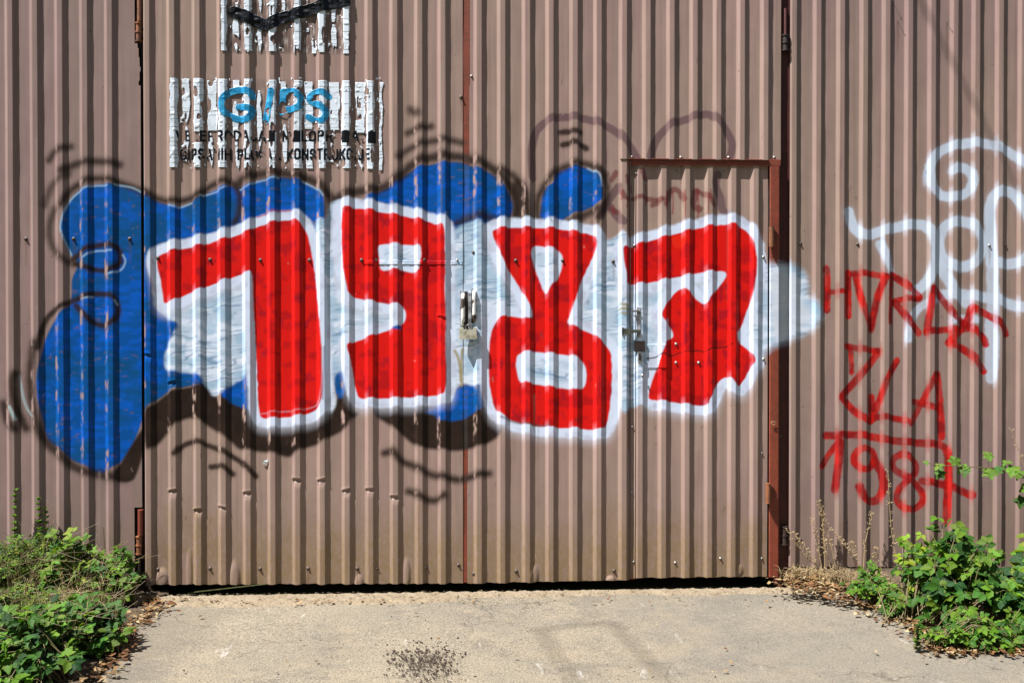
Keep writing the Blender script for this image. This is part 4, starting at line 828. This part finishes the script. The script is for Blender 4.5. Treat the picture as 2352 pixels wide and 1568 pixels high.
class Leaves:
    def __init__(s): s.V, s.F, s.C, s.n = [], [], [], 0
    def add(s, kind, P, d, up, L, col, wid=1.0):
        T, Fc = TV[kind]; d = np.array(d, float); d /= np.linalg.norm(d); up = np.array(up, float); sd = np.cross(up, d); sd /= max(np.linalg.norm(sd), 1e-6); n = np.cross(d, sd)
        V = np.array(P) + L*(T[:, :1]*d + T[:, 1:2]*wid*sd + T[:, 2:]*n*random.uniform(.3, 1.6))
        s.V.append(V); s.F.append(Fc+s.n); s.n += len(V); s.C.append(np.tile(np.array([*col, 1.]), (len(V), 1)))
    def build(s, name, mat, parent):
        return mk(name, np.vstack(s.V), np.vstack(s.F), mat, parent, True, {'tint': np.vstack(s.C)})
def rv(s=1): return np.array([random.gauss(0, s) for _ in range(3)])
def green(k='mid'):
    base = {'dark': (.014, .048, .010), 'mid': (.036, .100, .012), 'light': (.085, .165, .012), 'yel': (.15, .205, .014), 'teal': (.014, .065, .026)}[k]
    f = random.uniform(.75, 1.3); return tuple(min(1, c*f*random.uniform(.9, 1.1)) for c in base)
def bush(name, label, base, pts, size, tones, group, leafs=3, kind='oval', cat='plant'):
    """pts: ends of the canes (tip points); leaves hang in clusters along them"""
    o = empty(name, (base[0], base[1], base[2]), label, cat, group); L = Leaves(); st = MB(); size *= .82
    for (tip, nl) in pts + [((p[0][0]+random.gauss(0, .03), min(p[0][1]+random.gauss(0, .03), -.03), p[0][2]*random.uniform(.7, 1.02)), p[1]) for p in pts[::2]]:
        tip = np.array(tip); b0 = np.array([base[0]+random.gauss(0, .05), base[1]+random.gauss(0, .04), base[2]]); mid = (b0+tip)/2 + np.array([0, 0, .25*np.linalg.norm(tip[:2]-b0[:2])+.02])+rv(.015)
        P = catmull([b0, mid, tip], False, 6); st.tube([Vector(p) for p in P], list(np.linspace(.0032, .0014, len(P))), 5)
        for k in range(nl):
            t = 1-.75*k/max(nl, 1)*random.uniform(.6, 1); q = P[int(t*(len(P)-1))]; out = np.array([random.gauss(0, 1), random.gauss(-.5, .9), random.uniform(-.1, .6)]); out /= np.linalg.norm(out)
            c = q + out*size*random.uniform(.4, .9); st.tube([Vector(q), Vector((q+c)/2+np.array([0, 0, .008])), Vector(c)], .0009, 4)
            upv = np.array([-.25, -.45, .85])+rv(.35); upv /= np.linalg.norm(upv); col = green(random.choice(tones)); f = out-np.dot(out, upv)*upv; f /= max(np.linalg.norm(f), 1e-3); sd = np.cross(upv, f)
            for j in range(leafs):
                a = [0, 1.15, -1.15, 2.1, -2.1][j]; dd = f*math.cos(a)+sd*math.sin(a); s_ = size*(1 if j == 0 else .82)*random.uniform(.8, 1.15)
                cc = tuple(x*random.uniform(.88, 1.12) for x in col); L.add(kind, c+dd*.004, dd+rv(.12), upv+rv(.15), s_, cc, random.uniform(.85, 1.1))
    st.build('stem', M_STEM, o, True); L.build('foliage', M_LEAF, o); return o
def canopy(x0, x1, ybase, depth, topf, n, zlo=.03):
    """points spread through a bush standing on the ground between sheet columns x0..x1"""
    out = []
    for _ in range(n):
        x = random.uniform(x0, x1); g = gs(x, ybase); yy = g[1] + random.uniform(0, depth)*(-1); top = topf((x-x0)/(x1-x0))
        z = top*math.sqrt(random.uniform(.02, 1))*(1-.55*((yy-g[1])/-depth)**2*1.0)
        out.append(((g[0]+random.gauss(0, .01), min(yy, -.03), max(z, zlo)+g[2]*.7), random.randint(3, 5)))
    return out
# right hand bushes
GRN = 'green bushes growing along the wall'
def dome(h, p=.6): return lambda t: h*(max(math.sin(math.pi*min(max(t*.9+.06, 0), 1)), 0)**p)
b1 = gs(2190, 1440); bush('bramble_bush', 'dense dark green bramble bush with broad leaves in front of the right wall', b1, canopy(2060, 2300, 1400, .38, dome(.44), 70), .058, ['dark', 'mid', 'mid', 'light', 'light'], GRN)
b1 = gs(2360, 1440); bush('bramble_bush', 'bramble bush with yellowish broad leaves cut off by the right edge of the photo', b1, canopy(2270, 2480, 1420, .42, dome(.36), 64), .066, ['mid', 'light', 'light', 'yel', 'dark'], GRN)
b1 = gs(2100, 1430); bush('ivy_clump', 'light green clump with pointed leaves at the top left of the right bush', b1, canopy(2050, 2200, 1395, .10, dome(.42, .4), 16), .045, ['light', 'mid', 'yel'], GRN)
b1 = gs(1985, 1375); bush('small_weed', 'small bright green weed beside the dry stalks left of the right bush', b1, canopy(1955, 2030, 1365, .12, dome(.17, .5), 16), .030, ['light', 'mid'], GRN)
b1 = gs(2060, 1425); bush('small_weed', 'low green weed sprawling at the left foot of the right bush', b1, canopy(2010, 2100, 1400, .13, dome(.11, .5), 22), .028, ['mid', 'light'], GRN)
b1 = gs(2180, 1480); bush('small_weed', 'low trailing weed on the leaf litter in front of the right bush', b1, canopy(2110, 2300, 1475, .14, dome(.09, .5), 36), .034, ['mid', 'light', 'light'], GRN)
b1 = gs(2340, 1470); bush('small_weed', 'low trailing weed at the far right edge on the litter', b1, canopy(2290, 2420, 1470, .1, dome(.10, .5), 20), .034, ['mid', 'light'], GRN)
# upright spiky sprig in litter
def sprig(name, label, x, y, h, n, lsz, tone, lean=0, group='leafy upright stalks', kind='small', cat='plant', Yup=0):
    g = gs(x, y); o = empty(name, tuple(g), label, cat, group); st = MB(); L = Leaves()
    P = catmull([g, g+np.array([lean*.4, 0, h*.5]), g+np.array([lean, -.01, h])], False, 8); st.tube([Vector(p) for p in P], list(np.linspace(.002, .0008, len(P))), 5)
    for k in range(n):
        t = .12+.88*k/n; q = P[min(int(t*(len(P)-1)), len(P)-1)] + (P[-1]-P[-2])*random.random()*.5; a = random.uniform(0, 6.28); d = np.array([math.cos(a), math.sin(a), .6])
        L.add(kind, q, d, (0, 0, 1), lsz*(1.1-.5*t)*random.uniform(.7, 1.2), green(tone), 1.2)
    st.build('stem', M_STEM, o, True); L.build('foliage', M_LEAF, o); return o
sprig('spiky_weed', 'small upright bright green spiky weed in the dry litter in front of the right bush', 2106, 1497, .11, 60, .022, 'mid')
# left side
bush('bramble_bush', 'dark green bramble with rounded leaves filling the bottom left corner', gs(110, 1560), canopy(-120, 215, 1530, .45, dome(.25, .4), 90), .050, ['dark', 'mid', 'mid', 'light', 'light'], GRN)
bush('bramble_bush', 'dark bramble with drooping leaves in the left foreground beside the concrete', gs(235, 1500), canopy(120, 300, 1465, .25, dome(.20, .5), 40), .048, ['dark', 'mid', 'mid', 'light', 'light'], GRN)
bush('nettle_clump', 'mid green nettle clump with pointed leaves beside the left gate hinge', gs(285, 1390), canopy(215, 325, 1372, .22, dome(.28, .5), 30), .044, ['mid', 'light', 'light'], GRN, kind='oval')
bush('nettle_clump', 'bright broad leaved nettle clump in the middle of the left bed', gs(170, 1385), canopy(100, 245, 1368, .18, dome(.34, .5), 34), .050, ['light', 'mid', 'light', 'yel'], GRN)
bush('tangled_weed', 'fine yellow green small leaved weed tangle against the left wall', gs(60, 1370), canopy(-60, 130, 1345, .28, dome(.30, .3), 170), .018, ['light', 'yel', 'light', 'mid'], GRN, kind='small', leafs=5)
bush('tangled_weed', 'fine small leaved weed tangle growing up between the left nettles and the wall', gs(150, 1345), canopy(80, 220, 1338, .14, dome(.32, .4), 110), .019, ['light', 'yel', 'mid'], GRN, kind='small', leafs=5)
bush('tangled_weed', 'low yellow green weed tangle at the left edge above the dark bramble', gs(60, 1440), canopy(-80, 210, 1425, .25, dome(.17, .3), 130), .018, ['light', 'yel', 'mid'], GRN, kind='small', leafs=5)
for i, (x, h, lb) in enumerate(((66, .47, 'tallest leafy stalk at the far left against the wall'), (128, .43, 'upright leafy stalk in front of the blue cloud, second from the left'), (150, .39, 'upright leafy stalk third from the left against the wall'), (172, .28, 'shortest upright leafy stalk against the left wall'))):
    sprig('leafy_stalk', lb, x, 1330, h, 190, .026, 'light', random.uniform(-.02, .02))
# bramble tendril entering from the right
o = empty('bramble_shoot', tuple(gs(2400, 1400)), 'thin bramble shoot with small leaves reaching in from the right over the red writing', 'plant'); st = MB(); L = Leaves()
TP = [wp(2470, 1250, -.30), wp(2400, 1170, -.30), wp(2352, 1095, -.30), wp(2300, 1078, -.30), wp(2250, 1073, -.30), wp(2200, 1070, -.30), wp(2150, 1068, -.30), wp(2125, 1060, -.30)]
P = catmull(TP, False, 5); st.tube([Vector(p) for p in P], list(np.linspace(.0035, .0012, len(P))), 6)
P0 = catmull([gs(2440, 1450), wp(2480, 1360, -.34), TP[0]], False, 5); st.tube([Vector(p) for p in P0], .0036, 6)
for (x, y, s) in ((2128, 1062, .022), (2160, 1088, .040), (2155, 1070, .030), (2192, 1058, .042), (2212, 1075, .036), (2215, 1085, .030), (2275, 1085, .046), (2292, 1078, .032), (2270, 1045, .038), (2325, 1080, .040), (2340, 1090, .042), (2310, 1062, .030), (2360, 1120, .045), (2345, 1150, .04)):
    c = wp(x, y, -.30+random.uniform(-.03, .03)); q = min(P, key=lambda p: np.linalg.norm(p-c)); st.tube([Vector(q), Vector(c)], .0009, 4)
    u = np.array([-.45, -.65, .62])+rv(.12); col = green(random.choice(['light', 'light', 'mid'])); a0 = random.uniform(0, 6.28); e1 = np.cross(u, (0, 0, 1)); e1 /= np.linalg.norm(e1); e2 = np.cross(u, e1); e2 /= np.linalg.norm(e2)
    for j in range(5 if s > .03 else 3):
        a = a0+j*6.28/(5 if s > .03 else 3); L.add('oval', c, e1*math.cos(a)+e2*math.sin(a)+rv(.08), u, s*random.uniform(.7, 1.05), tuple(v*random.uniform(.9, 1.15) for v in col))
st.build('stem', M_STEM, o, True); L.build('foliage', M_LEAF, o)
# dry stalks
def stalk(x, y, tx, ty, label, Y0=None, n=38):
    g = gs(x, y); tip = wp(tx, ty, g[1]-.01); o = empty('dry_stalk', tuple(g), label, 'dry plant', 'dry stalks by the right wall'); b = MB(); s = MB()
    P = catmull([g, (g+tip)/2+rv(.01), tip], False, 8); b.tube([Vector(p) for p in P], list(np.linspace(.0026, .0012, len(P))), 5); b.build('stem', M_STRAW, o)
    for k in range(n):
        t = random.uniform(.35, 1); q = P[int(t*(len(P)-1))]+(P[-1]-P[-2])*random.random(); a = random.uniform(0, 6.28); d = np.array([math.cos(a), math.sin(a)*.6, .55])*random.uniform(.006, .014)
        s.tube([Vector(q), Vector(q+d)], .0008, 3); s.tube([Vector(q+d*.95), Vector(q+d*1.3)], .0020, 4)
    tag(s.build('seed_pods', M_STRAW, o), kind='stuff')
for i, (x, y, tx, ty, lb) in enumerate(((1870, 1302, 1866, 1190, 'thick straight dry stalk, leftmost of the upright ones beside the red post'), (1879, 1304, 1886, 1160, 'tallest dry stalk rising over the red figure one'), (1897, 1306, 1890, 1165, 'dry stalk leaning slightly left just right of the tallest one'),
                           (1908, 1306, 1880, 1150, 'dry stalk crossing behind the tallest one'), (1950, 1302, 1904, 1210, 'bent dry stalk leaning left in the middle of the group'), (1960, 1300, 2003, 1176, 'dry stalk leaning far right towards the green bush'),
                           (1953, 1302, 1956, 1245, 'shortest upright dry stalk left of the green bush'), (1873, 1298, 1808, 1215, 'dry stalk leaning far left in front of the red post'), (1868, 1300, 1826, 1225, 'thin seed covered dry stalk leaning left by the post'), (1992, 1298, 2013, 1256, 'small dry stalk touching the left edge of the green bush'))):
    stalk(x, y, tx, ty, lb)
for (tx, ty, lb) in ((2322, 985, 'pale dry grass head hanging at the right edge above the bramble shoot'),):
    stalk(2420, 1330, tx, ty, lb, n=30)
for (x, y, tx, ty, lb) in ((2075, 1360, 2040, 1080, 'thin dry seed stalk in front of the red figure eight'),): stalk(x, y, tx, ty, lb, n=60)
# grass tufts: dry straw on the left bed and under the stalks
def tuft(name, label, spots, n, mat, r=.0008, h=(.05, .2)):
    b = MB()
    for _ in range(n):
        x, y = random.choice(spots); g = gs(x+random.gauss(0, 14), y+random.gauss(0, 7)); hh = random.uniform(*h); d = np.clip(np.array([random.gauss(0, .45), random.gauss(-.1, .35), 0]), -.8, .8)*hh
        b.tube([Vector(g), Vector(g+d*.35+np.array([0, 0, hh*.7])), Vector(g+d+np.array([0, 0, hh*random.uniform(.55, 1)]))], [r*1.4, r, r*.5], 3)
    o = b.build(name, mat); o['kind'] = 'stuff'; o['label'] = label; o['category'] = 'grass'
tuft('dry_grass', 'dry straw coloured grass mixed into the left weeds', [(250, 1365), (290, 1370), (150, 1440), (120, 1470), (230, 1420), (60, 1400), (200, 1480), (90, 1540), (160, 1420), (260, 1340), (230, 1350)], 330, M_STRAW, h=(.08, .30))
tuft('green_grass', 'thin green grass blades rising through the left weeds', [(40, 1400), (110, 1380), (180, 1400), (60, 1480), (140, 1520), (250, 1450), (20, 1550), (200, 1370), (90, 1360)], 380, M_STEM, r=.0012, h=(.12, .36))
tuft('dry_grass', 'matted short dry grass at the foot of the right wall', [(1840, 1322), (1880, 1325), (1920, 1326), (1960, 1328), (2000, 1330), (2020, 1345), (1820, 1330), (1900, 1335), (1950, 1340), (2040, 1360), (2150, 1480), (2260, 1490)], 1100, M_STRAW, r=.0010, h=(.015, .06))
# ------------------------------------------------------------ litter, pebbles, crumbs
def litter(name, label, n, fn, sz):
    L = Leaves()
    for _ in range(n):
        x, y = fn(); g = gs(x, y)
        if g[1] > -.05: continue
        a = random.uniform(0, 6.28); col = random.choice([(.22, .12, .05), (.32, .21, .11), (.14, .06, .025), (.42, .31, .19), (.20, .09, .04)]); f = random.uniform(.5, 1.1)
        L.add('dry', (g[0], g[1], g[2]+.012+random.uniform(0, .010)), (math.cos(a), math.sin(a), random.uniform(-.2, .3)), (random.gauss(0, .35), random.gauss(0, .35), 1), random.uniform(*sz), tuple(c*f for c in col), random.uniform(.5, 1.2))
    o = L.build(name, M_DRY, None); o['kind'] = 'stuff'; o['label'] = label; o['category'] = 'leaf litter'
def eL():
    t = random.random(); P = [(350, 1362), (360, 1385), (372, 1408), (310, 1432), (300, 1470), (285, 1500), (255, 1530), (232, 1566)]; i = min(int(t*7), 6); f = t*7-i
    return P[i][0]+(P[i+1][0]-P[i][0])*f+random.gauss(-14, 20), P[i][1]+(P[i+1][1]-P[i][1])*f+random.gauss(0, 7)
def eR():
    t = random.random(); P = [(1800, 1336), (1870, 1348), (1960, 1368), (2020, 1392), (2085, 1425), (2130, 1465), (2160, 1492), (2250, 1478), (2352, 1490)]; i = min(int(t*8), 7); f = t*8-i
    return P[i][0]+(P[i+1][0]-P[i][0])*f+random.gauss(10, 26), P[i][1]+(P[i+1][1]-P[i][1])*f+random.gauss(4, 12)
litter('leaf_litter', 'brown dead leaves scattered along the left weeds', 520, eL, (.010, .034)); litter('leaf_litter', 'brown dead leaves scattered around the right bushes', 1700, eR, (.010, .034))
litter('leaf_litter', 'a few stray dry leaves and chips on the concrete apron', 34, lambda: (random.uniform(330, 2340), random.uniform(1395, 1568)), (.010, .022))
litter('leaf_litter', 'dry leaf scraps along the seam of the gate threshold', 110, lambda: (random.triangular(340, 1780, 400), random.gauss(1386, 4) - .0), (.008, .022))
def crumbs(name, label, n, fn, sz, mat, z=.004):
    V = []; Fc = []; c0 = 0
    for _ in range(n):
        x, y = fn(); g = gs(x, y); s = random.uniform(*sz)*random.uniform(.6, 1); q = [(1, 0, 0), (0, 1, 0), (-1, 0, 0), (0, -1, 0), (0, 0, .8), (0, 0, -.4)]
        a = random.uniform(0, 6.28); ca, sa = math.cos(a), math.sin(a)
        for (u, v, w_) in q: u *= random.uniform(.6, 1.3); v *= random.uniform(.6, 1.3); V.append((g[0]+s*(u*ca-v*sa), g[1]+s*(u*sa+v*ca), g[2]+z+s*w_))
        for f in ((0, 1, 4), (1, 2, 4), (2, 3, 4), (3, 0, 4), (1, 0, 5), (2, 1, 5), (3, 2, 5), (0, 3, 5)): Fc.append([i+c0 for i in f])
        c0 += 6
    o = mk(name, V, np.array(Fc), mat); o['kind'] = 'stuff'; o['label'] = label; o['category'] = 'debris'
def patch():
    while True:
        x, y = random.gauss(978, 46), random.gauss(1522, 26)
        if 880 < x < 1070 and 1465 < y < 1600 and random.random() < (1.0 if y > 1495 else .45): return x, y
crumbs('tar_crumbs', 'dark tar crumbs scattered in a patch at the bottom centre of the apron', 650, patch, (.0025, .0075), M_CRUMB)
crumbs('tar_crumbs', 'fine dark grit filling the crumb patch at the bottom centre', 1500, patch, (.0008, .0026), M_CRUMB)
crumbs('tar_crumbs', 'single dark crumbs strewn over the concrete apron', 150, lambda: (random.uniform(320, 2330), random.uniform(1400, 1568)), (.0015, .004), M_CRUMB)
crumbs('gravel', 'pale sandy pebbles along the gate threshold', 900, lambda: (random.uniform(345, 1800), random.gauss(1372, 8)), (.0015, .0050), M_SAND, .010)
crumbs('gravel', 'pale pebbles and chips near the right litter', 420, lambda: (random.uniform(1830, 2340), random.gauss(1400, 40)), (.0015, .0045), M_SAND, .006)

# ------------------------------------------------------------ overhead line hardware outside the frame that shades wall and ground
def toward(P, t): return np.array(P) - SUN*t
c1, c2 = toward(wp(2060, -110), 5.5), toward(wp(2330, 410), 5.5); d_ = (c2-c1)
tag(MB().tube([c1-d_*.6, c1, c2], .008, 6).build('overhead_cable', M_BLACK), 'thin black overhead cable above the right wall, outside the photo', 'cable')
brk = MB(); T = 9.5
for a_, b_ in (((1233, 1446), (1405, 1429)), ((1236, 1442), (1330, 1580)), ((1404, 1427), (1530, 1560))):
    brk.tube([Vector(toward(gp(*a_), T)), Vector(toward(gp(*b_), T))], .008, 8)
tag(brk.build('cable_bracket', M_BLACK), 'thin steel cable bracket high above the concrete apron, outside the photo', 'bracket')
for o in bpy.data.objects:
    if '_b' in o: del o['_b']
